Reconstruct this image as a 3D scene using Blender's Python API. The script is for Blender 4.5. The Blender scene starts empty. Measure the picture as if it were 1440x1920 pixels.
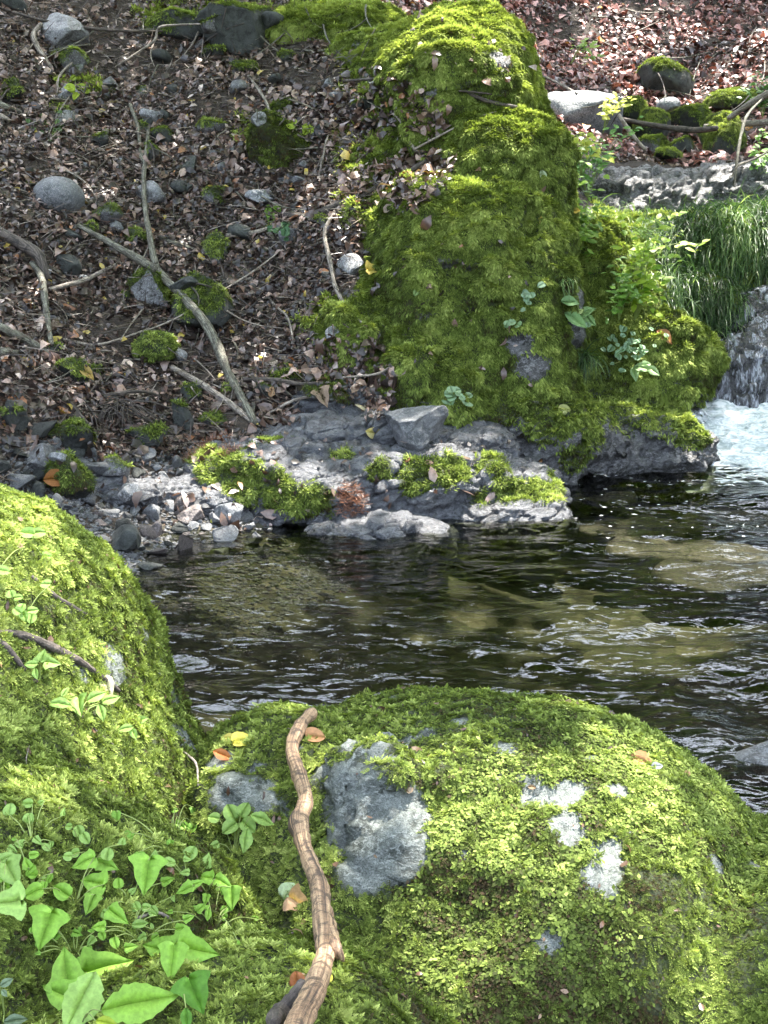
import bpy, bmesh, math, random
import numpy as np
from mathutils import Vector, Matrix, Euler
from mathutils.bvhtree import BVHTree
C = bpy.context.scene.collection
SC = bpy.context.scene
R = math.radians
PI = math.pi
# ---------------------------------------------------------------- camera
CAMZ, PITCH, FPX = 2.0, R(12.0), 2568.0          # photograph is 1440 x 1920
cam = bpy.data.cameras.new('camera'); co = bpy.data.objects.new('camera', cam); C.objects.link(co)
co.location = (0, 0, CAMZ); co.rotation_euler = (PI/2 - PITCH, 0, 0)
cam.sensor_fit = 'VERTICAL'; cam.sensor_height = 24.0; cam.lens = 24.0*FPX/1920
cam.clip_start = 0.05; cam.clip_end = 500
SC.camera = co
# ---------------------------------------------------------------- light
SUN = Vector((0.25, 0.27, 0.93)).normalized()
world = bpy.data.worlds.new("World"); SC.world = world; world.use_nodes = True
wn = world.node_tree; bg = wn.nodes['Background']
sky = wn.nodes.new('ShaderNodeTexSky'); sky.sky_type = 'NISHITA'; sky.sun_disc = False
sky.sun_elevation = math.asin(SUN.z); sky.sun_rotation = math.atan2(SUN.x, SUN.y)
sky.dust_density = 3.0; sky.air_density = 1.0
hs = wn.nodes.new('ShaderNodeHueSaturation'); hs.inputs['Saturation'].default_value = .62   # hazy summer air
wn.links.new(sky.outputs[0], hs.inputs['Color']); wn.links.new(hs.outputs[0], bg.inputs[0]); bg.inputs[1].default_value = 0.15
sl = bpy.data.lights.new('sun', 'SUN'); so = bpy.data.objects.new('sun', sl); C.objects.link(so)
sl.energy = 2.3; sl.angle = R(0.6); sl.color = (1.0, 0.94, 0.86)
so.rotation_euler = (-SUN).to_track_quat('-Z', 'Y').to_euler(); so.location = (0, 0, 30)
SC.view_settings.view_transform = 'Standard'; SC.view_settings.look = 'None'
SC.view_settings.exposure = 3.4; SC.view_settings.gamma = 1.0
SC.cycles.max_bounces = 6; SC.cycles.diffuse_bounces = 3; SC.cycles.glossy_bounces = 3
SC.cycles.transmission_bounces = 4; SC.cycles.transparent_max_bounces = 8
SC.cycles.caustics_reflective = False; SC.cycles.caustics_refractive = False
SC.cycles.use_denoising = True
# ---------------------------------------------------------------- picture <-> place
cs, sn = math.cos(PITCH), math.sin(PITCH)
def ray(px, py):
    u = (np.asarray(px, float) - 720)/FPX; v = (960 - np.asarray(py, float))/FPX
    return np.stack([u, cs + v*sn, -sn + v*cs], -1)
def at(px, py, Y):
    d = ray(px, py); return np.array([0, 0, CAMZ]) + d*(np.asarray(Y, float)/d[..., 1])[..., None]
def onz(px, py, z=0.0):
    d = ray(px, py); return np.array([0, 0, CAMZ]) + d*((z - CAMZ)/d[..., 2])[..., None]
def proj(P):
    P = np.asarray(P, float); y = P[..., 1]; z = P[..., 2] - CAMZ
    f = np.maximum(y*cs - z*sn, 1e-3); v = y*sn + z*cs
    return 720 + FPX*P[..., 0]/f, 960 - FPX*v/f, f
def inview(P, m=60):
    a, b, f = proj(P); return (a > -m) & (a < 1440+m) & (b > -m) & (b < 1920+m) & (P[..., 1] > .2)
# ---------------------------------------------------------------- noise
def h3(i, j, k, s):
    n = (i*73856093 ^ j*19349663 ^ k*83492791 ^ (s*2654435761 & 0x7fffffff)).astype(np.int64) & 0x7fffffff
    n = (n ^ (n >> 13))*1274126177 & 0x7fffffff; n = (n ^ (n >> 16))*668265263 & 0x7fffffff
    return ((n ^ (n >> 15)) & 0xffff)/65535.0
def vn(P, f=1.0, s=0):
    Q = np.asarray(P, float)*f + 1000.37; I = np.floor(Q).astype(np.int64); F = Q - I; F = F*F*F*(F*(F*6-15)+10)
    r = 0
    for a in (0, 1):
        for b in (0, 1):
            for c in (0, 1):
                w = (F[:, 0] if a else 1-F[:, 0])*(F[:, 1] if b else 1-F[:, 1])*(F[:, 2] if c else 1-F[:, 2])
                r = r + w*h3(I[:, 0]+a, I[:, 1]+b, I[:, 2]+c, s)
    return r*2 - 1
def fbm(P, f=1.0, o=4, s=0, g=.5):
    r, a, t = 0, 1.0, 0
    for i in range(o):
        r = r + a*vn(P, f*2**i, s+i*17); t += a; a *= g
    return r/t
def worley(P, f=1.0, s=0):
    Q = np.asarray(P, float)*f + 500.1; I = np.floor(Q).astype(np.int64); F = Q - I
    d1 = np.full(len(Q), 9.0); d2 = np.full(len(Q), 9.0); idn = np.zeros(len(Q))
    for a in (-1, 0, 1):
        for b in (-1, 0, 1):
            for c in (-1, 0, 1):
                i, j, k = I[:, 0]+a, I[:, 1]+b, I[:, 2]+c
                o = np.stack([a+h3(i, j, k, s), b+h3(i, j, k, s+1), c+h3(i, j, k, s+2)], -1) - F
                d = np.sqrt((o**2).sum(1)); m = d < d1
                d2 = np.where(m, d1, np.minimum(d2, d)); idn = np.where(m, h3(i, j, k, s+5), idn); d1 = np.where(m, d, d1)
    return d1, d2, idn
def sst(a, b, x):
    t = np.clip((x-a)/(b-a), 0, 1); return t*t*(3-2*t)
# ---------------------------------------------------------------- mesh helpers
def mesh(name, V, F, mat, parent=None, col=None, smooth=True, att=None):
    V = np.asarray(V, np.float32); F = np.asarray(F, np.int32); n = F.shape[1]
    me = bpy.data.meshes.new(name); me.vertices.add(len(V)); me.vertices.foreach_set('co', V.ravel())
    me.loops.add(F.size); me.loops.foreach_set('vertex_index', F.ravel())
    me.polygons.add(len(F)); me.polygons.foreach_set('loop_start', np.arange(0, F.size, n, dtype=np.int32))
    me.polygons.foreach_set('loop_total', np.full(len(F), n, np.int32))
    if smooth: me.polygons.foreach_set('use_smooth', np.ones(len(F), bool))
    me.update(calc_edges=True)
    if col is not None:
        a = me.color_attributes.new('tint', 'FLOAT_COLOR', 'POINT')
        c = np.ones((len(V), 4), np.float32); c[:, :3] = col; a.data.foreach_set('color', c.ravel())
    for k, v in (att or {}).items():
        a = me.attributes.new(k, 'FLOAT', 'POINT'); a.data.foreach_set('value', np.asarray(v, np.float32))
    if mat: me.materials.append(mat)
    o = bpy.data.objects.new(name, me); C.objects.link(o)
    if parent: o.parent = parent
    return o
def tag(o, label=None, cat=None, group=None, kind=None):
    for k, v in (('label', label), ('category', cat), ('group', group), ('kind', kind)):
        if v: o[k] = v
    return o
def npmesh(me):
    V = np.empty(len(me.vertices)*3, np.float32); me.vertices.foreach_get('co', V)
    me.calc_loop_triangles(); T = np.empty(len(me.loop_triangles)*3, np.int32); me.loop_triangles.foreach_get('vertices', T)
    return V.reshape(-1, 3).astype(float), T.reshape(-1, 3)
def vnormals(V, T):
    n = np.cross(V[T[:, 1]]-V[T[:, 0]], V[T[:, 2]]-V[T[:, 0]]); N = np.zeros_like(V)
    for i in range(3): np.add.at(N, T[:, i], n)
    return N/np.maximum(np.linalg.norm(N, axis=1, keepdims=True), 1e-9)
_ico = {}
def ico(n):
    if n not in _ico:
        bm = bmesh.new(); bmesh.ops.create_icosphere(bm, subdivisions=n, radius=1)
        me = bpy.data.meshes.new('t'); bm.to_mesh(me); bm.free(); _ico[n] = npmesh(me); bpy.data.meshes.remove(me)
    V, T = _ico[n]; return V.copy(), T.copy()
def rotm(rx=0, ry=0, rz=0): return np.array(Euler((R(rx), R(ry), R(rz))).to_matrix())
def blob(c, r, rot=(0, 0, 0), p=2.6, n=4):
    V, T = ico(n); k = (np.abs(V)**p).sum(1)**(1/p); V = V/k[:, None]*np.array(r)
    return V@rotm(*rot).T + np.array(c), T
def merge(parts):
    Vs, Ts, o = [], [], 0
    for V, T in parts: Vs.append(V); Ts.append(T+o); o += len(V)
    return np.concatenate(Vs), np.concatenate(Ts)
def remesh(parts, vox, smooth=4):
    V, T = merge(parts); o = mesh('t', V, T, None)
    m = o.modifiers.new('r', 'REMESH'); m.mode = 'VOXEL'; m.voxel_size = vox; m.use_smooth_shade = True
    s = o.modifiers.new('s', 'SMOOTH'); s.factor = .5; s.iterations = smooth
    dg = bpy.context.evaluated_depsgraph_get(); me = bpy.data.meshes.new_from_object(o.evaluated_get(dg))
    bpy.data.objects.remove(o); V, T = npmesh(me); bpy.data.meshes.remove(me); return V, T
def displace(V, T, fn):
    return V + vnormals(V, T)*fn(V)[:, None]
# ---------------------------------------------------------------- terrain
def tps(P, Z):
    def k(a, b):
        r = np.sqrt(((a[:, None]-b[None])**2).sum(2)); return r      # biharmonic-like, no overshoot
    n = len(P); A = np.zeros((n+3, n+3)); A[:n, :n] = k(P, P) ; A[:n, n] = 1; A[:n, n+1:] = P; A[n, :n] = 1; A[n+1:, :n] = P.T
    w = np.linalg.solve(A, np.concatenate([Z, np.zeros(3)]))
    def f(Q):
        out = np.empty(len(Q))
        for i in range(0, len(Q), 20000):
            q = Q[i:i+20000]; out[i:i+20000] = k(q, P)@w[:n] + w[n] + q@w[n+1:]
        return out
    return f
pts = []
for px, py, Y in [(300,1000,8.7),(300,850,9.5),(300,700,10.3),(300,550,11.1),(300,400,11.9),(300,250,12.7),(300,100,13.7),(300,0,14.4),
                  (0,900,8.3),(0,760,8.9),(0,600,9.8),(0,400,11.0),(0,200,12.2),(0,0,13.6),
                  (560,850,9.9),(560,720,10.3),(560,560,11.2),(560,400,12.0),(560,250,12.7),(560,100,13.6),(560,0,14.5),
                  (420,1010,8.55),(230,1060,7.8),(680,560,10.85),(680,400,11.5),(690,290,11.9),(720,190,12.5),(660,110,13.3),(600,40,13.9),(760,300,11.8),
                  (1400,600,13.1),(1250,600,12.7),(1300,490,13.2),(1440,485,13.2),(1300,415,14.5),(1150,415,14.3),(1440,410,14.5),(1300,375,15.4),(1150,375,15.2),(1440,375,15.4),(1600,600,13.3),(1600,450,13.4),
                  (1200,320,16),(1400,320,16),(1200,250,18),(1440,250,18),(1050,230,18),(1200,150,20),(1200,0,22.5),(1440,130,20),(1440,0,22),(1000,60,21),
                  (1200,-300,26),(700,-250,20),(300,-300,17),(0,-300,16)]:
    pts.append(at(px, py, Y))
pts += [np.array(p, float) for p in [(0,6,-.5),(2,6,-.45),(1.2,8.4,-.5),(3.2,9.6,-.35),(0,8,-.45),(-1.0,6.8,-.25),(4,7.5,-.4),(2.4,7.6,-.45),(4,5,-.3),
  (3.0,11.3,-.35),(4.2,11.2,-.3),(1.2,10.6,-.4),(.5,10.6,-.1),(3.2,12.2,-.3),(4.2,12.3,-.2),(2.4,12.2,-.2),(-1.3,5,-.1),(-1.6,6,.05),(-2.4,6.4,.35),(-3,5,.6),(-2.2,3,.4),(-1,3,-.2),(1,3,-.3),(3,2,-.2),(0,0,.1),(-3,0,.6),(3,-1,.2),
  (.9,11.6,.3),(.9,12.8,2.0),(1.6,13.5,1.3),(.6,14.6,3.6),(1.6,15.5,2.6),(6.2,9,.3),(6.5,5,.4),(8,12,3),(8,7,2.2),(12,8,5),(-6,7,2.2),(-7,11,4.2),(-12,8,6),(-8,0,2),(10,-2,2),
  (-6,18,8),(5,30,12),(12,20,9),(0,-8,1.2)]]
pts = np.array(pts); tz = tps(pts[:, :2], pts[:, 2])
def axis(lo, a, b, hi, st):
    L = [a]; s = st
    while L[-1] > lo: s *= 1.22; L.append(L[-1]-s)
    M = list(np.arange(a, b, st)); s = st; N = [b]
    while N[-1] < hi: s *= 1.22; N.append(N[-1]+s)
    return np.array(sorted(L[1:]) + M + N)
gx = axis(-70, -4.4, 6.2, 70, .05); gy = axis(-40, 2.0, 23, 110, .055)
X, Y = np.meshgrid(gx, gy); P2 = np.stack([X.ravel(), Y.ravel()], 1)
far = np.maximum(np.hypot(P2[:, 0]*.9, P2[:, 1]-9) - 22, 0)
Pc = P2.copy(); Zt = tz(np.stack([np.clip(P2[:, 0], -16, 16), np.clip(P2[:, 1], -10, 32)], 1)) + far*.25
P3 = np.stack([P2[:, 0], P2[:, 1], Zt], 1)
land = sst(-.05, .25, Zt)
Zt = Zt + land*(.13*fbm(P3, .9, 3, 3) + .07*fbm(P3, 3.2, 3, 9) + .02*vn(P3, 14, 4)) + (1-land)*(.05*fbm(P3, 2.5, 4, 5))
TV = np.stack([P2[:, 0], P2[:, 1], Zt], 1)
nx, ny = len(gx), len(gy); I = np.arange(nx*ny).reshape(ny, nx)
TF = np.stack([I[:-1, :-1].ravel(), I[:-1, 1:].ravel(), I[1:, 1:].ravel(), I[1:, :-1].ravel()], 1)
TT = np.concatenate([TF[:, [0, 1, 2]], TF[:, [0, 2, 3]]])
# ---------------------------------------------------------------- boulder bodies (V, T)
def stack(V, T, lam, s, big=.06, str_=.0):
    def fn(V):
        Q = V*np.array([1, 1, 1.8]); d1, d2, _ = worley(Q + .15*np.stack([vn(V, 2, s+40), vn(V, 2, s+41), vn(V, 2, s+42)], 1), lam, s)
        return big*fbm(V, .9, 2, s) + .5*big*fbm(V, 3, 3, s+3) - .3*big*sst(.1, 0, d2-d1) + .012*fbm(V, 12, 2, s+8)
    return displace(V, T, fn)
BB = [  # big boulder across the pool
 blob((.54,11.8,.95),(.90,1.35,1.30),(-14,0,12),3.4), blob((.86,12.6,1.82),(.60,1.35,1.0),(-5,0,8),4), blob((.62,13.5,2.55),(.88,1.8,1.32),(-6,6,-4),2.5), blob((.1,13.9,3.05),(.85,1.1,.72),(-10,-14,0),2.4), blob((-.55,14.6,3.65),(.9,.9,.5),(0,-8,0),2.3),
 blob((.25,14.6,3.2),(.9,1.3,.75),(0,0,15),2.3), blob((-.15,14.9,3.6),(1.1,1.0,.4),(10,0,10),2.2), blob((.22,12.45,1.95),(.68,.95,.72),(-24,-12,0),2.5), blob((1.02,12.95,2.3),(.46,.8,.98),(-8,2,0),2.5), blob((1.3,12.3,1.0),(.5,.6,1.0),(-12,14,0),2.5),
 blob((-.12,11.15,.82),(.62,.7,.72),(0,0,15),2.4), blob((.35,10.8,.65),(.5,.6,.55),(0,0,0),2.4),
 blob((1.72,12.3,.75),(.58,.75,1.2),(-12,10,-8),3), blob((2.2,12.05,.42),(.55,.6,.78),(-8,24,-10),2.7), blob((1.32,12.7,1.25),(.42,.7,.85),(0,4,0),2.6),
 blob((1.15,10.9,.2),(.5,.6,.46),(0,0,0),2.6), blob((1.95,11.35,.10),(.85,.42,.36),(0,6,6),3.4), blob((1.45,11.0,.26),(.5,.4,.33),(0,25,20),2.5),
 ]
BIGV, BIGT = remesh(BB, .032, 34)
BIGV = stack(BIGV, BIGT, 1.3, 11, .12); BIGV = displace(BIGV, BIGT, lambda V: .035*np.abs(fbm(V*[1, 1, 2.2], 3.0, 3, 12)) + .05*(worley(V*[1, 1, 1.5]+.1*vn(V, 3, 1)[:, None], 1.6, 14)[2]-.5))
LB = [  # bedrock ledge at the waterline
 blob((-.72,9.62,.12),(.8,.62,.36),(4,6,-12),2.8), blob((.05,9.72,.1),(.75,.6,.36),(0,0,5),2.8), blob((.72,9.72,.02),(.62,.46,.33),(0,6,0),2.8),
 blob((-.3,10.1,.38),(.75,.5,.24),(0,-3,5),3), blob((.45,10.2,.3),(.6,.4,.22),(0,0,0),3), blob((-1.35,9.35,.1),(.55,.4,.2),(0,8,-20),2.6), blob((-1.75,9.15,.22),(.38,.4,.14),(0,6,-20),2.6), blob((-.05,8.95,-.12),(.55,.35,.2),(0,0,8),2.6),blob((-.35,10.35,.62),(.4,.3,.2),(0,0,5),3),
 blob((.85,9.35,-.08),(.5,.3,.22),(0,0,-6),2.6)]
LEDV, LEDT = remesh(LB, .016, 2)
LEDV = stack(LEDV, LEDT, 2.6, 23, .06)
def blocky(V, T, lam, s, amp, rid, st=(1, 1, 2.6), tilt=(0, 14, 0)):
    def fn(V):
        Q = (V@rotm(*tilt).T)*np.array(st); Q = Q + .10*np.stack([fbm(V, 4, 2, s+1), fbm(V, 4, 2, s+2), fbm(V, 4, 2, s+3)], 1); d1, d2, i = worley(Q, lam, s)
        return amp*(i-.5)*sst(0, .12, d2-d1) - amp*.7*sst(.07, 0, d2-d1) + rid*(np.abs(fbm(Q, lam*2.2, 4, s+9))-.15)*-1
    return displace(V, T, fn)
LEDV = blocky(LEDV, LEDT, 3.6, 25, .06, .026)
def lowblock(V, T):
    V2 = blocky(V, T, 5.0, 19, .07, .07, tilt=(0, -18, 10)); return V + (V2-V)*np.maximum(sst(.75, .45, V[:, 2]+.15*vn(V, 3, 6)), .12)[:, None]
BIGV = lowblock(BIGV, BIGT); BIGV = displace(BIGV, BIGT, lambda V: .13*(worley(V*[1, 1, .8]+.15*vn(V, 2, 5)[:, None], 1.15, 92)[2]-.5)*sst(.5, .9, V[:, 2]) - .05*np.abs(fbm(V*[1, 1, 1.6], 2.4, 2, 93)))
LF = [blob((-1.3,2.3,.2),(.66,1.6,.98),(-3,0,-28),2.5), blob((-1.21,3.15,.25),(.68,.75,1.16),(-6,8,-20),2.5), blob((-.82,2.15,.1),(.42,.8,.95),(0,8,-22),2.4), blob((-.22,1.86,.17),(.42,.55,.76),(0,6,-40),2.3), blob((-.75,1.5,.1),(.7,.6,.8),(0,0,-20),2.4), blob((-.47,2.28,.22),(.28,.45,.68),(0,4,-25),2.3)]
LFV, LFT = remesh(LF, .018, 60); LFV = stack(LFV, LFT, 2.2, 31, .022) - np.array([.05, 0, .0])
RF = [blob((1.45,3.0,-.12),(.62,.62,.74),(0,8,-10),2.4), blob((.25,3.15,-.05),(.82,.85,.87),(0,6,-8),2.4), blob((1.1,2.75,-.22),(.82,.75,.81),(0,7,0),2.5), blob((-.25,3.15,.08),(.42,.5,.73),(0,0,0),2.4), blob((1.45,3.5,-.3),(.8,.5,.66),(0,10,-15),2.3), blob((.25,2.75,-.05),(.55,.5,.7),(0,0,0),2.3)]
_c = at(697, 1530, 2.74)+np.array([0, .150, -.045])
RF += [blob(_c, (.135, .13, .15), (-20, -8, 8), 2.5), blob(at(620, 1470, 3.0)+np.array([0, .07, -.05]), (.10, .1, .07), (0, 0, 0), 2.4), blob(at(450, 1490, 2.9)+np.array([0, .08, -.06]), (.14, .12, .10), (0, 20, 0), 2.4)]
RFV, RFT = remesh(RF, .0135, 8); RFV = stack(RFV, RFT, 2.2, 47, .05)
def crumple(V, T, cen, rad, amp, s):
    def fn(V):
        w = sst(rad*1.5, rad*.9, np.linalg.norm(V-cen, axis=1)); return w*(amp*(.35-np.abs(fbm(V*[1, 1, 1.4]+.02*vn(V, 30, s)[:, None], 16, 4, s))*1.6) + amp*1.6*(worley(V+.02*vn(V, 20, s)[:, None], 13, s)[2]-.5))
    return displace(V, T, fn)
_h = at(765, 1705, 2.52); RFV = displace(RFV, RFT, lambda V: -.07*sst(.20, .04, np.linalg.norm((V-_h)*[.7, 1, 1.2], axis=1)))
RFV = crumple(RFV, RFT, _c, .17, .022, 48); RFV = crumple(RFV, RFT, at(430, 1480, 2.9), .2, .012, 49); RFV = crumple(RFV, RFT, at(1060, 1520, 2.75), .16, .012, 50); RFV = crumple(RFV, RFT, at(700, 1400, 3.05), .16, .011, 51)
# ---------------------------------------------------------------- materials
def nt(name):
    m = bpy.data.materials.new(name); m.use_nodes = True; n = m.node_tree; n.nodes.clear()
    return m, n, n.nodes, n.links
def N(n, t, **k):
    x = n.nodes.new(t)
    for a, b in k.items():
        if a.startswith('i_'):
            key = a[2:]; key = int(key) if key.isdigit() else key.replace('_', ' ')
            x.inputs[key].default_value = b
        else: setattr(x, a, b)
    return x
def ramp(n, fac, stops, interp='LINEAR'):
    r = N(n, 'ShaderNodeValToRGB'); r.color_ramp.interpolation = interp; e = r.color_ramp.elements
    while len(e) < len(stops): e.new(.5)
    for q, (p, c) in zip(e, stops): q.position = p; q.color = (*c, 1) if not isinstance(c, float) else (c, c, c, 1)
    n.links.new(fac, r.inputs[0]); return r.outputs[0]
def mix(n, f, a, b, mode='MIX'):
    x = N(n, 'ShaderNodeMix', data_type='RGBA', blend_type=mode)
    for s, v in ((x.inputs[0], f), (x.inputs[6], a), (x.inputs[7], b)):
        if hasattr(v, 'is_output'): n.links.new(v, s)
        elif isinstance(v, tuple): s.default_value = (*v, 1)
        else: s.default_value = v
    return x.outputs[2]
def noise(n, scale, det=6, rough=.6, co=None, dist=0.0, st=None):
    x = N(n, 'ShaderNodeTexNoise'); x.inputs['Scale'].default_value = scale; x.inputs['Detail'].default_value = det
    x.inputs['Roughness'].default_value = rough; x.inputs['Distortion'].default_value = dist
    if co is not None: n.links.new(co, x.inputs['Vector'])
    return x.outputs[0]
def coords(n, scale=(1, 1, 1), rot=(0, 0, 0)):
    g = N(n, 'ShaderNodeNewGeometry') ; m = N(n, 'ShaderNodeMapping'); m.inputs['Scale'].default_value = scale; m.inputs['Rotation'].default_value = rot
    n.links.new(g.outputs['Position'], m.inputs[0]); return m.outputs[0]
def bump(n, h, s, d, nrm=None):
    b = N(n, 'ShaderNodeBump'); b.inputs['Strength'].default_value = s; b.inputs['Distance'].default_value = d
    n.links.new(h, b.inputs['Height'])
    if nrm is not None: n.links.new(nrm, b.inputs['Normal'])
    return b.outputs[0]
def rock_mat(name, dark, mid, pale, rough=.6, sc=1.0, mossc=(.028, .038, .010), paleamt=.5, obj=False, vein=True):
    m, n, nd, L = nt(name)
    if obj:
        tc = N(n, 'ShaderNodeTexCoord'); mp = N(n, 'ShaderNodeMapping'); L.new(tc.outputs['Object'], mp.inputs[0]); co_ = mp.outputs[0]
        oi = N(n, 'ShaderNodeObjectInfo')
    else: co_ = coords(n, (1, 1, 1.7), (0, .2, .1))
    a = noise(n, 3*sc, 8, .65, co_, .4); b = noise(n, 14*sc, 8, .7, co_, .6); c = noise(n, 60*sc, 5, .7, co_)
    col = ramp(n, a, [(.40, dark), (.5, mid), (.6, tuple(x*.8+y*.2 for x, y in zip(mid, pale)))])
    f = ramp(n, b, [(paleamt-.01, 0.0), (paleamt+.09, 1.0)]); col = mix(n, f, col, pale)
    dk = ramp(n, c, [(.40, 1.0), (.5, 0.0)]); col = mix(n, mixf(n, dk, .8), col, tuple(x*.35 for x in dark))
    v = N(n, 'ShaderNodeTexVoronoi', feature='DISTANCE_TO_EDGE'); v.inputs['Scale'].default_value = 4.5*sc
    w = N(n, 'ShaderNodeMix', data_type='VECTOR'); w.inputs[0].default_value = .12
    nz = N(n, 'ShaderNodeTexNoise'); nz.inputs['Scale'].default_value = 5*sc; L.new(co_, nz.inputs['Vector'])
    L.new(co_, w.inputs[4]); L.new(nz.outputs[1], w.inputs[5]); L.new(w.outputs[1], v.inputs['Vector'])
    cr = ramp(n, v.outputs[0], [(0.0, 0.0), (.035, 1.0)])
    if vein: col = mix(n, cr, tuple(x*.3 for x in dark), col)
    if obj:
        br = N(n, 'ShaderNodeMapRange'); L.new(oi.outputs['Random'], br.inputs[0]); br.inputs[3].default_value = .6; br.inputs[4].default_value = 1.45
        hs = N(n, 'ShaderNodeHueSaturation'); L.new(br.outputs[0], hs.inputs['Value']); L.new(col, hs.inputs['Color']); col = hs.outputs[0]
    at_ = N(n, 'ShaderNodeAttribute', attribute_name='moss')
    mcol = ramp(n, noise(n, 25, 5, .7, co_), [(.3, tuple(x*.5 for x in mossc)), (.7, tuple(x*1.8 for x in mossc))])
    col = mix(n, at_.outputs['Fac'], col, mcol)
    p = N(n, 'ShaderNodeBsdfPrincipled'); L.new(col, p.inputs['Base Color'])
    rr = ramp(n, b, [(.3, rough-.18), (.7, min(rough+.2, 1.0))]); L.new(mix(n, at_.outputs['Fac'], rr, (.95, .95, .95)), p.inputs['Roughness'])
    bb = bump(n, a, .8, .08/sc); bb = bump(n, b, .9, .04/sc, bb); bb = bump(n, c, .6, .010/sc, bb)
    if vein: bb = bump(n, cr, .5, .02/sc, bb)
    L.new(bb, p.inputs['Normal'])
    o = N(n, 'ShaderNodeOutputMaterial'); L.new(p.outputs[0], o.inputs[0]); return m
def mixf(n, s, k):
    x = N(n, 'ShaderNodeMath', operation='MULTIPLY'); n.links.new(s, x.inputs[0]); x.inputs[1].default_value = k; return x.outputs[0]
def leaf_mat(name, trans=.3, rough=.5, spec=.3, tcol=(1.15, 1.2, .7), plain=None, nz=0.0, nscale=60):
    m, n, nd, L = nt(name)
    if plain: c = ramp(n, noise(n, nscale, 4, .6, coords(n)), [(.3, tuple(x*.75 for x in plain)), (.7, tuple(x*1.2 for x in plain))])
    else:
        a = N(n, 'ShaderNodeAttribute', attribute_name='tint'); c = a.outputs['Color']
        if nz: c = mix(n, nz, c, ramp(n, noise(n, nscale, 4, .7, coords(n)), [(.35, .15), (.65, 1.0)]), 'MULTIPLY')
    p = N(n, 'ShaderNodeBsdfPrincipled'); L.new(c, p.inputs['Base Color']); p.inputs['Roughness'].default_value = rough; p.inputs['Specular IOR Level'].default_value = spec
    o = N(n, 'ShaderNodeOutputMaterial')
    if trans > 0:
        t = N(n, 'ShaderNodeBsdfTranslucent'); L.new(mix(n, 1.0, c, tcol, 'MULTIPLY'), t.inputs[0])
        s = N(n, 'ShaderNodeMixShader'); s.inputs[0].default_value = trans; L.new(p.outputs[0], s.inputs[1]); L.new(t.outputs[0], s.inputs[2]); L.new(s.outputs[0], o.inputs[0])
    else: L.new(p.outputs[0], o.inputs[0])
    return m
def bark_mat(name, c1, c2, c3, sc=1.0, rough=.75):
    m, n, nd, L = nt(name); tc = N(n, 'ShaderNodeTexCoord')
    uvv = coords(n, (1, 1, 1)); a = N(n, 'ShaderNodeAttribute', attribute_name='along')
    cx = N(n, 'ShaderNodeCombineXYZ'); ar = N(n, 'ShaderNodeAttribute', attribute_name='round')
    L.new(a.outputs['Fac'], cx.inputs[0]); L.new(ar.outputs['Fac'], cx.inputs[1]); 
    g = noise(n, 9*sc, 8, .7, cx.outputs[0], .5); b = noise(n, 26*sc, 6, .75, uvv, .6); d = noise(n, 120*sc, 4, .7, uvv)
    col = ramp(n, g, [(.38, c1), (.48, c2), (.60, c3)]); col = mix(n, ramp(n, b, [(.52, 0.0), (.58, .85)]), col, c1)
    col = mix(n, ramp(n, d, [(.35, .6), (.5, 0.0)]), col, tuple(x*.4 for x in c1))
    p = N(n, 'ShaderNodeBsdfPrincipled'); L.new(col, p.inputs['Base Color']); p.inputs['Roughness'].default_value = rough
    bb = bump(n, g, .8, .006); bb = bump(n, b, .6, .006, bb); bb = bump(n, d, .3, .002, bb); L.new(bb, p.inputs['Normal'])
    o = N(n, 'ShaderNodeOutputMaterial'); L.new(p.outputs[0], o.inputs[0]); return m
def soil_mat():
    m, n, nd, L = nt('soil'); c = coords(n); a = noise(n, 2.5, 8, .65, c); b = noise(n, 30, 6, .7, c)
    sep = N(n, 'ShaderNodeSeparateXYZ'); L.new(c, sep.inputs[0])
    land = ramp(n, b, [(.35, (.012, .009, .007)), (.55, (.04, .028, .02)), (.7, (.10, .075, .055))])
    v = N(n, 'ShaderNodeTexVoronoi'); v.inputs['Scale'].default_value = 11; L.new(c, v.inputs['Vector'])
    bed = mix(n, ramp(n, a, [(.35, 0.0), (.7, .8)]), ramp(n, v.outputs['Color'], [(.2, (.035, .03, .018)), (.6, (.09, .08, .05)), (.9, (.22, .19, .13))]), (.05, .055, .03))
    f = N(n, 'ShaderNodeMapRange'); L.new(sep.outputs[2], f.inputs[0]); f.inputs[1].default_value = -.02; f.inputs[2].default_value = .1
    p = N(n, 'ShaderNodeBsdfPrincipled'); L.new(mix(n, f.outputs[0], bed, land), p.inputs['Base Color']); p.inputs['Roughness'].default_value = .9
    L.new(bump(n, v.outputs['Distance'], .5, .03, bump(n, b, .8, .03)), p.inputs['Normal'])
    o = N(n, 'ShaderNodeOutputMaterial'); L.new(p.outputs[0], o.inputs[0]); return m
def water_mat():
    m, n, nd, L = nt('stream_water'); c = coords(n, (1, 1.5, 1), (0, 0, .12))
    h1 = noise(n, 6, 2, .35, c, .8); h2 = noise(n, 20, 2, .5, c, .6)
    nb = bump(n, h2, .25, .005, bump(n, h1, .5, .03))
    g = N(n, 'ShaderNodeBsdfGlossy'); g.inputs['Roughness'].default_value = .015; L.new(nb, g.inputs['Normal'])
    t = N(n, 'ShaderNodeBsdfTransparent'); t.inputs[0].default_value = (.46, .485, .40, 1)
    fr = N(n, 'ShaderNodeFresnel'); fr.inputs[0].default_value = 1.42; L.new(nb, fr.inputs['Normal'])
    s = N(n, 'ShaderNodeMixShader'); L.new(fr.outputs[0], s.inputs[0]); L.new(t.outputs[0], s.inputs[1]); L.new(g.outputs[0], s.inputs[2])
    o = N(n, 'ShaderNodeOutputMaterial'); L.new(s.outputs[0], o.inputs[0]); return m
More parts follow.
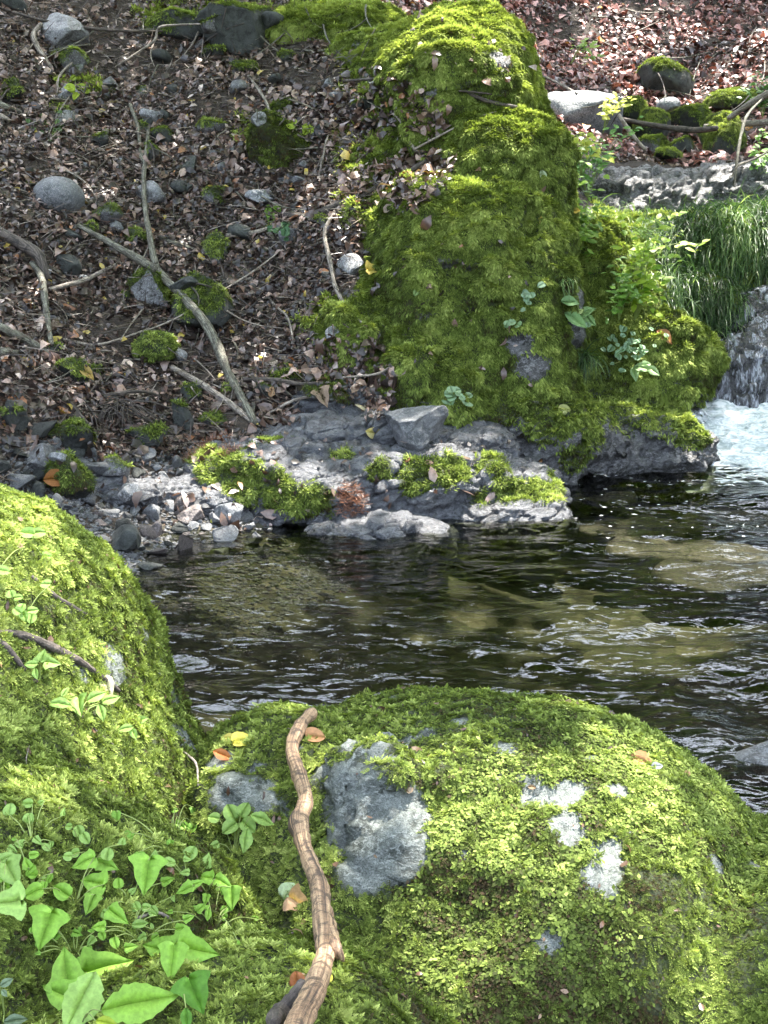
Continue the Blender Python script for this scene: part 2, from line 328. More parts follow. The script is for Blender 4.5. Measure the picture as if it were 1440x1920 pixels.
def foam_mat():
    m, n, nd, L = nt('white_water'); c = coords(n, (1.2, 2.0, 3.5)); a = noise(n, 7, 7, .65, c, 1.5)
    p = N(n, 'ShaderNodeBsdfPrincipled'); L.new(ramp(n, a, [(.36, (.30, .36, .37)), (.46, (.52, .57, .58)), (.56, (.80, .82, .83))]), p.inputs['Base Color'])
    p.inputs['Roughness'].default_value = .35; L.new(bump(n, a, .7, .03), p.inputs['Normal'])
    o = N(n, 'ShaderNodeOutputMaterial'); L.new(p.outputs[0], o.inputs[0]); return m
M = dict(
 soil=soil_mat(), water=water_mat(), foam=foam_mat(),
 boulder=rock_mat('mossy_rock', (.022, .022, .022), (.07, .07, .07), (.22, .22, .225), .36, 2.0, vein=False),
 ledge=rock_mat('bedrock', (.04, .04, .044), (.095, .10, .11), (.17, .175, .19), .34, 1.6, paleamt=.52, vein=False),
 near=rock_mat('near_rock', (.03, .038, .03), (.12, .138, .122), (.25, .275, .25), .5, 5.5, paleamt=.5, mossc=(.022, .030, .008), vein=False),
 stone=rock_mat('grey_stone', (.05, .05, .05), (.12, .125, .125), (.28, .28, .29), .45, 5, obj=True, vein=False),
 dark=rock_mat('dark_stone', (.014, .016, .014), (.036, .04, .036), (.08, .09, .08), .75, 4, obj=True, vein=False, paleamt=.6),
 pale=rock_mat('pale_stone', (.09, .10, .105), (.18, .19, .20), (.36, .36, .37), .5, 3.5, obj=True, vein=False),
 pink=rock_mat('pinkish_stone', (.06, .05, .045), (.13, .108, .10), (.26, .215, .20), .45, 4, obj=True, vein=False),
 wet=rock_mat('wet_rock', (.012, .012, .013), (.035, .033, .036), (.22, .22, .24), .13, 2.2, paleamt=.53),
 moss=leaf_mat('moss', .32, .7, .15), foliage=leaf_mat('foliage', .45, .45, .4), grass=leaf_mat('grass', .35, .4, .4),
 litter=leaf_mat('leaf_litter', .12, .32, .55, (1.2, .9, .6), nz=.5, nscale=45),
 plant=leaf_mat('plant_leaf', .42, .55, .2, nz=.35, nscale=120),
 bark=bark_mat('grey_bark', (.035, .03, .022), (.10, .09, .065), (.26, .26, .20)), dbark=bark_mat('dark_bark', (.02, .016, .012), (.06, .048, .038), (.15, .12, .10)),
 drift=bark_mat('stick_wood', (.06, .038, .025), (.29, .18, .10), (.52, .36, .21), 1.3, .65), pbark=bark_mat('pale_bark', (.08, .065, .05), (.22, .185, .15), (.42, .37, .31)),
)
def wet_mat():
    m, n, nd, L = nt('running_wet_rock'); c = coords(n, (7, 4, 2.2), (0, .35, 0)); a = noise(n, 1.6, 5, .6, c, 1.2); b = noise(n, 6, 4, .6, c, .8)
    f = ramp(n, a, [(.47, 0.0), (.60, 1.0)]); col = mix(n, f, (.016, .016, .018), (.42, .44, .50)); col = mix(n, ramp(n, b, [(.45, .7), (.55, 0.0)]), col, (.01, .01, .012))
    p = N(n, 'ShaderNodeBsdfPrincipled'); L.new(col, p.inputs['Base Color']); p.inputs['Roughness'].default_value = .12; p.inputs['Specular IOR Level'].default_value = .8
    L.new(bump(n, b, .9, .03, bump(n, a, .9, .06)), p.inputs['Normal']); o = N(n, 'ShaderNodeOutputMaterial'); L.new(p.outputs[0], o.inputs[0]); return m
M['wet'] = wet_mat()
# ---------------------------------------------------------------- leaf geometry (vectorised)
def unit(v): return v/np.maximum(np.linalg.norm(v, axis=-1, keepdims=True), 1e-9)
def jit(c, rg, v=.2, h=.06):
    c = np.asarray(c, float); c = np.broadcast_to(c, (len(rg.random(1)) if c.ndim == 1 else len(c), 3)) if c.ndim == 1 else c
    return c
REL = []      # things told apart by where they lie: (object, what it is, px, py)
def relabel(items, marks, tail=''):
    "label = which nearest thing of its kind, on which side of which landmark"
    words = ['nearest', 'second nearest', 'third nearest', 'fourth nearest', 'fifth nearest', 'sixth nearest', 'seventh nearest', 'eighth nearest', 'ninth nearest', 'tenth nearest']; g = {}
    for o, kd, px, py in items:
        nm, (mx, my) = min(marks.items(), key=lambda m: (m[1][0]-px)**2+(m[1][1]-py)**2); dx, dy = px-mx, py-my
        side = ('right of' if dx > 0 else 'left of') if abs(dx) > abs(dy) else ('below' if dy > 0 else 'above'); g.setdefault((kd, side, nm), []).append((dx*dx+dy*dy, o.name, o))
    for (kd, side, nm), L in g.items():
        for i, (_, _, o) in enumerate(sorted(L)): tag(o, kd+', '+(words[i]+' ' if len(L) > 1 else '')+side+' the '+nm if i < 10 else kd+', far '+side+' the '+nm)
class Cards:
    "collects small leaf faces; 4 vertices (folded diamond) or 8 (curled leaf)"
    def __init__(s): s.V, s.F, s.K, s.n = [], [], [], 0
    def add(s, V, F, K):
        k = V.shape[1]; m = len(V)
        s.V.append(V.reshape(-1, 3)); s.F.append((F[None]+(np.arange(m)*k)[:, None, None]+s.n).reshape(-1, 3)); s.K.append(np.repeat(K, k, 0)); s.n += m*k
    def diamond(s, P, D, U, L, W, K, fold=.25, wp=.45):
        S = unit(np.cross(D, U)); L = L[:, None]; W = W[:, None]; m = P + D*L*wp
        V = np.stack([P, m+S*W/2+U*W*fold, P+D*L, m-S*W/2+U*W*fold], 1)
        s.add(V, np.array([[0, 1, 2], [0, 2, 3]]), K)
    def leaf(s, P, D, U, L, W, K, curl, fold):
        S = unit(np.cross(D, U)); L = L[:, None]; W = W[:, None]; curl = curl[:, None]; fold = fold[:, None]
        def pt(t, w): return P + D*L*t + U*L*curl*(t*(1-t)*4) + S*W*w + U*W*abs(w)*fold
        V = np.stack([pt(0, 0), pt(.33, 0), pt(.68, 0), pt(1, 0), pt(.30, .5), pt(.66, .42), pt(.30, -.5), pt(.66, -.42)], 1)
        s.add(V, np.array([[0, 4, 1], [1, 4, 5], [1, 5, 2], [2, 5, 3], [0, 1, 6], [1, 7, 6], [1, 2, 7], [2, 3, 7]]), K)
    def blade(s, P, D, U, L, W, K, droop, seg=5, side=None):
        "grass blade: strip bending toward -z"
        S = unit(np.cross(D, U)) if side is None else side; rows = []; Q = P.copy(); d = D.copy(); st = (L/seg)[:, None]
        for i in range(seg+1):
            w = (W*(1-(i/seg)**1.6)*.5+.0004)[:, None]; rows += [Q+S*w, Q-S*w]
            d = unit(d + np.array([0, 0, -1.0])*droop[:, None]); Q = Q + d*st
        F = []
        for i in range(seg): F += [[2*i, 2*i+1, 2*i+3], [2*i, 2*i+3, 2*i+2]]
        s.add(np.stack(rows, 1), np.array(F), K)
    def build(s, name, mat, parent=None):
        V = np.concatenate(s.V); F = np.concatenate(s.F); return mesh(name, V, F, mat, parent, col=np.concatenate(s.K), smooth=False)
def sample(V, T, n, w, rg):
    a = V[T[:, 0]]; b = V[T[:, 1]]; c = V[T[:, 2]]; nn = np.cross(b-a, c-a); ar = np.linalg.norm(nn, axis=1)/2
    p = ar*w; tot = p.sum(); k = int(n*tot) if n > 0 else int(-n)
    if k < 1: k = 1
    idx = rg.choice(len(T), k, p=p/tot); r1 = np.sqrt(rg.random(k))[:, None]; r2 = rg.random(k)[:, None]
    P = a[idx]*(1-r1) + b[idx]*r1*(1-r2) + c[idx]*r1*r2
    VN = vnormals(V, T); Nn = unit(VN[T[idx, 0]]*(1-r1) + VN[T[idx, 1]]*r1*(1-r2) + VN[T[idx, 2]]*r1*r2)
    return P, Nn, idx
def pal(stops, t):
    xs = np.array([s[0] for s in stops]); cs_ = np.array([s[1] for s in stops], float)
    return np.stack([np.interp(t, xs, cs_[:, i]) for i in range(3)], 1)
MOSS = [(0, (.060, .040, .020)), (.20, (.048, .060, .016)), (.44, (.100, .140, .026)), (.73, (.205, .265, .055)), (1, (.37, .43, .12))]
def vis(P, Nn=None, m=330, out=.12):
    v = inview(P, m).astype(float)
    if Nn is not None:
        d = unit(np.array([0, 0, CAMZ])-P); v = v*np.where((d*Nn).sum(1) > -.25, 1, .15)
    return np.maximum(v, out)
def moss_cover(name, V, T, mask, dens, L, style, parent, bias, seed, rg=None, out=.1, W=.3, droop=.4):
    "bias(P) -> 0..1 palette position before jitter; mask per vertex"
    rg = np.random.default_rng(seed); c = V[T].mean(1); mk = mask[T].mean(1)
    nn = vnormals(V, T)[T].mean(1); P, Nn, idx = sample(V, T, dens, mk*vis(c, nn, out=out), rg)
    k = len(P); cz = fbm(P, .42/L, 2, seed+9); ok = rg.random(k) < .58+.42*sst(-.42, .0, cz); P, Nn, cz = P[ok], Nn[ok], cz[ok]; k = len(P); P = P + Nn*(L*1.1*np.maximum(cz, 0))[:, None]
    t = np.clip(bias(P) + .22*(Nn[:, 2]-.45) + .32*cz + .34*fbm(P, 1.3/L*.09, 2, seed+1) + .15*rg.standard_normal(k), 0, 1); K = pal(MOSS, t)*(.8+.4*rg.random((k, 1)))  # up-facing moss is yellower, and lightened to put highlights in the colour
    rnd = rg.standard_normal((k, 3)); tang = unit(rnd - (rnd*Nn).sum(1)[:, None]*Nn); down = np.array([0, 0, -1.0]); dt = down - Nn*(Nn@down)[:, None]
    D = unit(tang*.8 + dt*droop*1.6 + Nn*(.35+.5*rg.random((k, 1)))); l = L*(.55+.9*rg.random(k))*(1+.5*cz); cd = Cards()
    if style == 'strand':
        cd.diamond(P-Nn*L*.1, D, unit(Nn+.3*rnd), l, l*W, K)
    elif style == 'leaflet':
        P = P + Nn*(rg.random((k, 1))*L*.9)
        cd.diamond(P, unit(tang + .3*Nn*rg.standard_normal((k, 1))+dt*.3), unit(Nn*1.4+.6*rnd), l, l*.62, K, fold=.12, wp=.5)
    elif style == 'frond':
        S = unit(np.cross(D, Nn)); U = unit(np.cross(S, D)); n = 4
        for i in range(n):
            f = i/n; Q = P + D*(l*f)[:, None] - (Nn*.35*L + np.array([0, 0, .2*L]))*f*f; s_ = (1-.55*f)
            for sg in (-1, 1): cd.diamond(Q, unit(D*.75+S*sg*.8+U*.15), unit(U+.25*rg.standard_normal((k, 3))), l*.42*s_, l*.2*s_, K*(.85+.3*f), fold=.1)
        cd.diamond(P+D*(l*.8)[:, None]-(Nn*.35*L+np.array([0, 0, .2*L]))*.64, D, U, l*.4, l*.18, K*1.2)
    return tag(cd.build(name, M['moss'], parent), kind='stuff')
# ---------------------------------------------------------------- ray casting onto what is built
class Surf:
    def __init__(s): s.b = []
    def add(s, V, T): s.b.append(BVHTree.FromPolygons([tuple(v) for v in V.tolist()], [tuple(t) for t in T.tolist()]))
    def cast(s, o, d):
        best = None
        for b in s.b:
            h = b.ray_cast(Vector(o), Vector(d))
            if h[0] is not None and (best is None or h[3] < best[3]): best = h
        return best
    def hit(s, px, py):
        h = s.cast((0, 0, CAMZ), ray(px, py)/np.linalg.norm(ray(px, py)))
        if h is None: return None
        n = np.array(h[1]); d = ray(px, py)
        if n@d > 0: n = -n
        return np.array(h[0]), n, float((h[0].y*cs - (h[0].z-CAMZ)*sn))/FPX
ALL = Surf(); GR = Surf()
def poly_mask(polys, px, py):
    r = np.zeros(len(px), bool)
    for q in polys:
        q = np.array(q, float); c = np.zeros(len(px), bool); j = len(q)-1
        for i in range(len(q)):
            cr = ((q[i, 1] > py) != (q[j, 1] > py)) & (px < (q[j, 0]-q[i, 0])*(py-q[i, 1])/(q[j, 1]-q[i, 1]+1e-9)+q[i, 0]); c ^= cr; j = i
        r |= c
    return r
# ---------------------------------------------------------------- ground, bodies
T_near = TT[(TV[TT[:, 0], 1] > 1.5) & (TV[TT[:, 0], 1] < 34) & (abs(TV[TT[:, 0], 0]) < 14)]
ground = tag(mesh('ground', TV, TF, M['soil']), kind='structure')
ALL.add(TV, T_near); GR.b.append(ALL.b[0])
for V_, T_ in ((BIGV, BIGT), (LEDV, LEDT), (LFV, LFT), (RFV, RFT)): ALL.add(V_, T_)
def patches(V, lst, s, n=.35, f=6.0):
    "0..1 field: 1 inside the listed (px, py, radius in px) patches of the surface"
    r = np.zeros(len(V)); nz = fbm(V, f, 3, s)
    for px, py, rad in lst:
        h = ALL.hit(px, py)
        if h is None: continue
        d = np.linalg.norm(V-h[0], axis=1)/(rad*h[2]); r = np.maximum(r, sst(1.15, .8, d+nz*n*1.4))
    return r
def body(name, V, T, mat, mask, label, cat, **k):
    o = mesh(name, V, T, mat, att={'moss': mask}); return tag(o, label, cat, **k)
# --- big boulder
up = vnormals(BIGV, BIGT)[:, 2]
mk = sst(-.62, -.25, up + .45*fbm(BIGV, 2.2, 3, 5))*sst(.34, .62, BIGV[:, 2]+.28*fbm(BIGV, 2.0, 3, 8))
toe = patches(BIGV, [(1130,860,45),(1200,850,45),(1270,850,50),(1330,845,40),(1000,800,60),(930,780,50),(1060,800,40),(980,850,60),(1080,620,34),(1090,560,26),(975,640,30),(1000,690,34),(940,110,26),(770,55,12)], 3)
mk = np.clip(mk*(1-toe), 0, 1)
mk = np.maximum(mk, .9*patches(BIGV, [(1230,760,60),(1290,790,50),(900,735,60),(1040,770,55),(1110,800,40),(940,880,30),(1080,870,40)], 9, .5)*sst(.1, .3, BIGV[:, 2]))
big = body('mossy_boulder', BIGV, BIGT, M['boulder'], mk, 'huge moss-covered boulder rising from the far edge of the pool', 'boulder')
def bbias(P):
    px, py, _ = proj(P); hi = sst(2.6, 3.6, P[:, 2])*.32  # crest moss made lighter, the lit top put into its colour
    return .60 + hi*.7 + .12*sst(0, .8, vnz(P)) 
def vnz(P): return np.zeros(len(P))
moss_cover('moss', BIGV, BIGT, mk, 46000, .030, 'strand', big, bbias, 101, W=.30, droop=.9)
# --- ledge
lm = patches(LEDV, [(420,860,42),(460,895,44),(520,910,36),(590,942,40),(380,850,30),(510,825,30),(800,888,44),(850,880,30),(930,868,34),(960,925,40),(1015,922,34),(900,935,26),(710,875,24),(640,850,22),(1040,900,20)], 15, .6, 5)
lm *= sst(.05, .16, LEDV[:, 2])
led = body('rock_ledge', LEDV, LEDT, M['ledge'], lm*.85, 'low pale bedrock ledge with moss pads running along the far waterline', 'rock ledge')
red = patches(LEDV, [(655,935,30),(400,825,36),(375,850,30),(430,850,24),(340,860,22)], 19)
moss_cover('moss', LEDV, LEDT, lm, 40000, .026, 'strand', led, lambda P: .58+.1*vn(P, 2.5, 3), 102, W=.25, droop=.5)
rg = np.random.default_rng(5)
c_ = LEDV[LEDT].mean(1); P, Nn, _ = sample(LEDV, LEDT, 12000, red[LEDT].mean(1)*vis(c_), rg); k = len(P); cd = Cards(); rnd = rg.standard_normal((k, 3))
cd.diamond(P, unit(rnd*[1, 1, .3]+Nn*.4), Nn, .05*(.5+rg.random(k)), .005+0*P[:, 0], pal([(0, (.12, .05, .03)), (1, (.42, .20, .11))], rg.random(k)))
o = cd.build('conifer_needles', M['litter'], led); 
# --- near boulders
lmk = 1-patches(LFV, [(205,1245,36),(330,1320,34),(348,1385,32),(362,1350,26),(300,1250,22),(150,1255,22),(270,1190,16)], 4, .6, 14)*.9
lf = body('near_boulder', LFV, LFT, M['near'], lmk, 'bright yellow-green mossy boulder filling the bottom left with seedlings on it', 'boulder')
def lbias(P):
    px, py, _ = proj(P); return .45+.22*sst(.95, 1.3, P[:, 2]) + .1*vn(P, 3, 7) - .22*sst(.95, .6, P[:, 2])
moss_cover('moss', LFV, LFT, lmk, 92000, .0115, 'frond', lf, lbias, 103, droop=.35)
bare = patches(RFV, [(690,1540,88),(650,1480,60),(740,1590,66),(680,1610,56),(760,1520,55)], 6, .25, 9)
bare = np.maximum(bare, patches(RFV, [(1010,1488,48),(1065,1478,34),(1065,1560,36),(1140,1595,40),(1120,1650,38),(1160,1490,28),(700,1400,36),(760,1390,32),(655,1390,28),(610,1440,34),(430,1480,44),(490,1490,40),(400,1440,36),(395,1365,22),(640,1320,14),(740,1310,12),(1030,1770,18),(1340,1620,20),(870,1350,16),(945,1405,20),(1420,1510,28),(1410,1620,16),(540,1510,20),(800,1375,16),(730,1375,18),(560,1400,12),(830,1395,14),(1110,1420,12),(1180,1560,14),(1290,1560,12),(930,1460,12),(480,1440,16),(1210,1510,12),(620,1340,12),(870,1600,10)], 8, .75, 16))
rmk = 1-bare*.97
rf = body('near_boulder', RFV, RFT, M['near'], rmk, 'broad mossy boulder at the bottom right with bare grey patches', 'boulder')
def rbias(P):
    return .42 + .06*sst(.75, .9, P[:, 2]) + .2*vn(P, 2.2, 17) - .15*sst(.62, .4, P[:, 2]) - .14*sst(.28, .08, np.linalg.norm((P-_h)*[.6, 1, 1], axis=1))  # hollow: browner moss, with the shade darkened into its colour
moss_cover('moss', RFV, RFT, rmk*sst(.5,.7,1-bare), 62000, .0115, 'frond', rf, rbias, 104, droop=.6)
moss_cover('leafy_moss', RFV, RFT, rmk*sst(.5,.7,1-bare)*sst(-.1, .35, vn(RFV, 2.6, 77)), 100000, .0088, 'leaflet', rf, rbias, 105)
def bits(V, T, n, parent, rg):
    c = V[T].mean(1); P, Nn, _ = sample(V, T, -n, vis(c, vnormals(V, T)[T].mean(1), out=.02)*(vnormals(V, T)[T].mean(1)[:, 2] > .1), rg); d = rg.standard_normal((n, 3)); D = unit(d-(d*Nn).sum(1)[:, None]*Nn)
    cd = Cards(); l = .008+.022*rg.random(n)**2; cd.leaf(P+Nn*.008, D, unit(Nn+.4*rg.standard_normal((n, 3))), l, l*rg.uniform(.12, .7, n), pal([(0, (.05, .025, .015)), (.7, (.14, .075, .04)), (1, (.30, .20, .10))], rg.random(n)), .2*rg.standard_normal(n), .2*rg.random(n)); return tag(cd.build('dead_bits', M['litter'], parent), kind='stuff')
rgb = np.random.default_rng(99); bits(LFV, LFT, 420, lf, rgb); bits(RFV, RFT, 380, rf, rgb)
# boulder cast in the pale rounded block, gentle swelling of the bare rock face
# ---------------------------------------------------------------- water
wx = np.arange(-3.2, 6.6, .022); wy = np.concatenate([np.arange(-4, 3.6, .3), np.arange(3.6, 12.4, .018)])
X, Y = np.meshgrid(wx, wy); W = np.stack([X.ravel(), Y.ravel(), 0*X.ravel()], 1)
def waves(W):
    Q = W*[1, 1, 0]; wv = np.stack([vn(Q, .9, 60), vn(Q, .9, 61), 0*W[:, 0]], 1)*.25
    q = (Q+wv)@rotm(0, 0, -9).T
    tur = .55+.6*sst(2.6, .6, np.hypot(W[:, 0]-3.2, W[:, 1]-11.2)/1.6)+.15*vn(Q, .7, 65)
    return tur*(.040*fbm(q*[1, 1.3, 1], 1.5, 2, 62) + .044*fbm(q*[1, 1.4, 1], 2.9, 2, 63, .3) + .004*fbm(q*[1, 1.5, 1], 11, 2, 64))
W[:, 2] = waves(W); nx2 = len(wx); I = np.arange(len(W)).reshape(len(wy), nx2)
WF = np.stack([I[:-1, :-1].ravel(), I[:-1, 1:].ravel(), I[1:, 1:].ravel(), I[1:, :-1].ravel()], 1)
tag(mesh('water', W, WF, M['water']), kind='structure')
# churned white water below the cascade
rg = np.random.default_rng(77)
fx = np.linspace(2.45, 5.6, 240); fy = np.linspace(10.85, 12.45, 160); X, Y = np.meshgrid(fx, fy); F3 = np.stack([X.ravel(), Y.ravel(), 0*X.ravel()], 1)
t = (F3[:, 1]-11.12)/.95; z = -.03 + .46*sst(0, 1, t) + .05*sst(0,.3,t)
z = z + (.08*fbm(F3, 2.5, 4, 90) + .09*np.abs(fbm(F3*[1, 1.6, 1], 5, 4, 91)))*sst(-.1, .2, t+.1) - .12*sst(.15, -.15, t+.25*fbm(F3, 3, 3, 92)); F3[:, 2] = z - .5*sst(1.1, 1.4, t)
I = np.arange(len(F3)).reshape(160, 240); FF = np.stack([I[:-1, :-1].ravel(), I[:-1, 1:].ravel(), I[1:, 1:].ravel(), I[1:, :-1].ravel()], 1)
tag(mesh('white_water', F3, FF, M['foam']), kind='structure')
# wet rock of the cascade, with films of running water
CV, CT = remesh([blob((3.7,12.75,.75),(1.0,.6,.72),(-20,-16,0),2.5), blob((3.1,12.6,.25),(.75,.5,.42),(-20,-10,0),2.5), blob((4.4,12.7,.9),(.9,.7,.8),(-15,0,0),2.5), blob((2.75,12.5,.2),(.4,.5,.3),(0,0,0),2.3), blob((3.35,12.35,.5),(.75,.5,.62),(-22,-24,0),2.6), blob((2.9,12.25,.35),(.4,.35,.3),(-20,-20,0),2.5)], .025, 2)
CV = stack(CV, CT, 3.2, 71, .10); CV = displace(CV, CT, lambda V: .03*fbm(V*[1, 1, .5], 8, 3, 70)); ALL.add(CV, CT)
cas = body('wet_rock', CV, CT, M['wet'], np.zeros(len(CV)), 'dark glistening rock at the right edge with water running down it', 'rock')
ch = Cards(); k = 900   # narrow chute left of the wet rock
tt = rg.random(k); p0 = np.stack([2.46+.24*tt+.05*rg.standard_normal(k), 12.2-.45*tt+.04*rg.standard_normal(k), .66-.30*tt+.015*rg.standard_normal(k)], 1)
ch.leaf(p0, unit(np.array([[.28, -.6, -.42]])+.12*rg.standard_normal((k, 3))), np.tile([0, -.5, .8], (k, 1)), .10+.1*rg.random(k), .02+.02*rg.random(k), np.tile([.85, .9, .92], (k, 1)), .15*rg.random(k), .2*rg.random(k))
o = ch.build('chute_water', M['foam']); tag(o, kind='structure')
# bubbles drifting off the fall
fb = Cards(); k = 110; P = onz(1040+400*rg.random(k)**.8, 900+110*rg.random(k)**2.2, 0.0); P[:, 2] = waves(P)+.004
fb.diamond(P, unit(np.stack([rg.random(k)+.5, .3*rg.standard_normal(k), 0*P[:, 0]], 1)), np.tile([0, 0, 1.0], (k, 1)), .012+.05*rg.random(k)**2, .012+.010*rg.random(k), np.tile([.85, .9, .9], (k, 1)), fold=.05)
k = 150; P = onz(1335+130*rg.random(k), 872+44*rg.random(k)**1.7, 0.0); P[:, 2] = waves(P)+.006
fb.leaf(P, unit(np.stack([rg.random(k)+.6, .5*rg.standard_normal(k), 0*P[:, 0]], 1)), np.tile([0, 0, 1.0], (k, 1)), .05+.16*rg.random(k), .02+.05*rg.random(k), np.tile([.85, .9, .9], (k, 1)), .12*rg.random(k), 0*P[:, 0])
tag(fb.build('foam', M['foam']), kind='stuff')
# submerged slabs
for qi, (px, py, s, z) in enumerate([(1290,1040,.55,-.22),(1180,1000,.4,-.2),(1400,995,.45,-.18),(1130,945,.25,-.12),(1380,1090,.5,-.28),(1265,1425,.26,-.085),(1415,1452,.2,-.07)]):
    c = onz(px, py, z); V, T = blob((0, 0, 0), (s, s*.55, .1), (0, 0, px % 40-20), 2.4, 5); V = displace(V, T, lambda V: .12*fbm(V, 3, 4, px)); 
    o = mesh('submerged_rock', V, T, M['pink'] if px > 1050 and py < 1100 else M['stone'], att={'moss': .0*V[:, 0]}); o.location = c
    tag(o, ['broadest tan slab under the sunlit water at the right', 'tan slab under water left of the broadest one', 'tan slab under water at the right edge below the white water', 'small submerged slab off the right tip of the ledge', 'submerged slab at the right edge nearest the middle of the pool', 'pale slab breaking the water behind the right near boulder', 'grey slab at the water line at the right edge behind the near boulder'][qi], 'rock', 'rock slabs under the pool water')
# ---------------------------------------------------------------- stones
def rockmesh(seed, dims, cuts=9, sub=3, rough=.06, lo=.40):
    rg = np.random.default_rng(seed); V, T = ico(sub); 
    for i in range(cuts):
        n = unit(rg.standard_normal(3)); h = (lo if cuts else 1)+.35*rg.random(); d = V@n; V = V - np.maximum(d-h, 0)[:, None]*n
    V = V/np.abs(V).max(0); V = displace(V, T, lambda V: rough*fbm(V, 2.2, 3, seed)+(rough*.9*(.25-np.abs(fbm(V, 4.5, 3, seed+1))) if sub > 3 else rough*.4*fbm(V, 7, 2, seed+1))); return V*np.array(dims)/2, T
def rest(o, P, rz=0, tilt=(0, 0)):
    o.location = P; o.rotation_euler = (R(tilt[0]), R(tilt[1]), R(rz))
def stone(px, py, w, h, mat, label, mossy=0.0, cuts=9, sub=4, seed=None, depth=1.0, tilt=(0, 0), surf=None, rough=.05, name='stone', cat='stone', mb=.5, lo=.40, sink=.0, yd=None):
    "px,py: middle of the stone in the photograph; w,h in photo pixels"
    if yd is None:
        hb = (surf or ALL).hit(px, py+h*.35)
        if hb is None: return
        P, n, k = hb
    else: P = at(px, py+h*.35, yd); k = yd/FPX; n = np.array([0, -.3, .9])
    seed = seed or int(px*7+py); W, H = w*k, h*k; V, T = rockmesh(seed, (W, W*depth, H*1.25), cuts, sub, rough, lo)
    rz = (seed*37) % 40-20; W *= 1.12; H *= 1.35; Mx = rotm(tilt[0], tilt[1], rz); V = V@Mx.T; c = P + np.array([0, W*depth*.32, H*.30-sink*H]); Vw = V + c
    m = np.zeros(len(V))
    if mossy:
        nz = vnormals(Vw, T)[:, 2]; m = sst(.75-mossy*1.3, 1.0-mossy*1.1, nz + .4*fbm(Vw, 6, 3, seed))
    o = mesh(name, V, T, mat, att={'moss': m*.9}); o.location = c; tag(o, label, cat)
    if mossy:
        L = .03 if k > .003 else .02
        q = moss_cover('moss', Vw, T, m, 34000, .022, 'strand', None, lambda P: mb+0*P[:, 0], seed, W=.26, droop=.7, out=.4); q.parent = o; q.matrix_parent_inverse = Matrix.Translation(-Vector(c))
    ALL.add(Vw, T); return o
S, D_, Pl, Pk = M['stone'], M['dark'], M['pale'], M['pink']
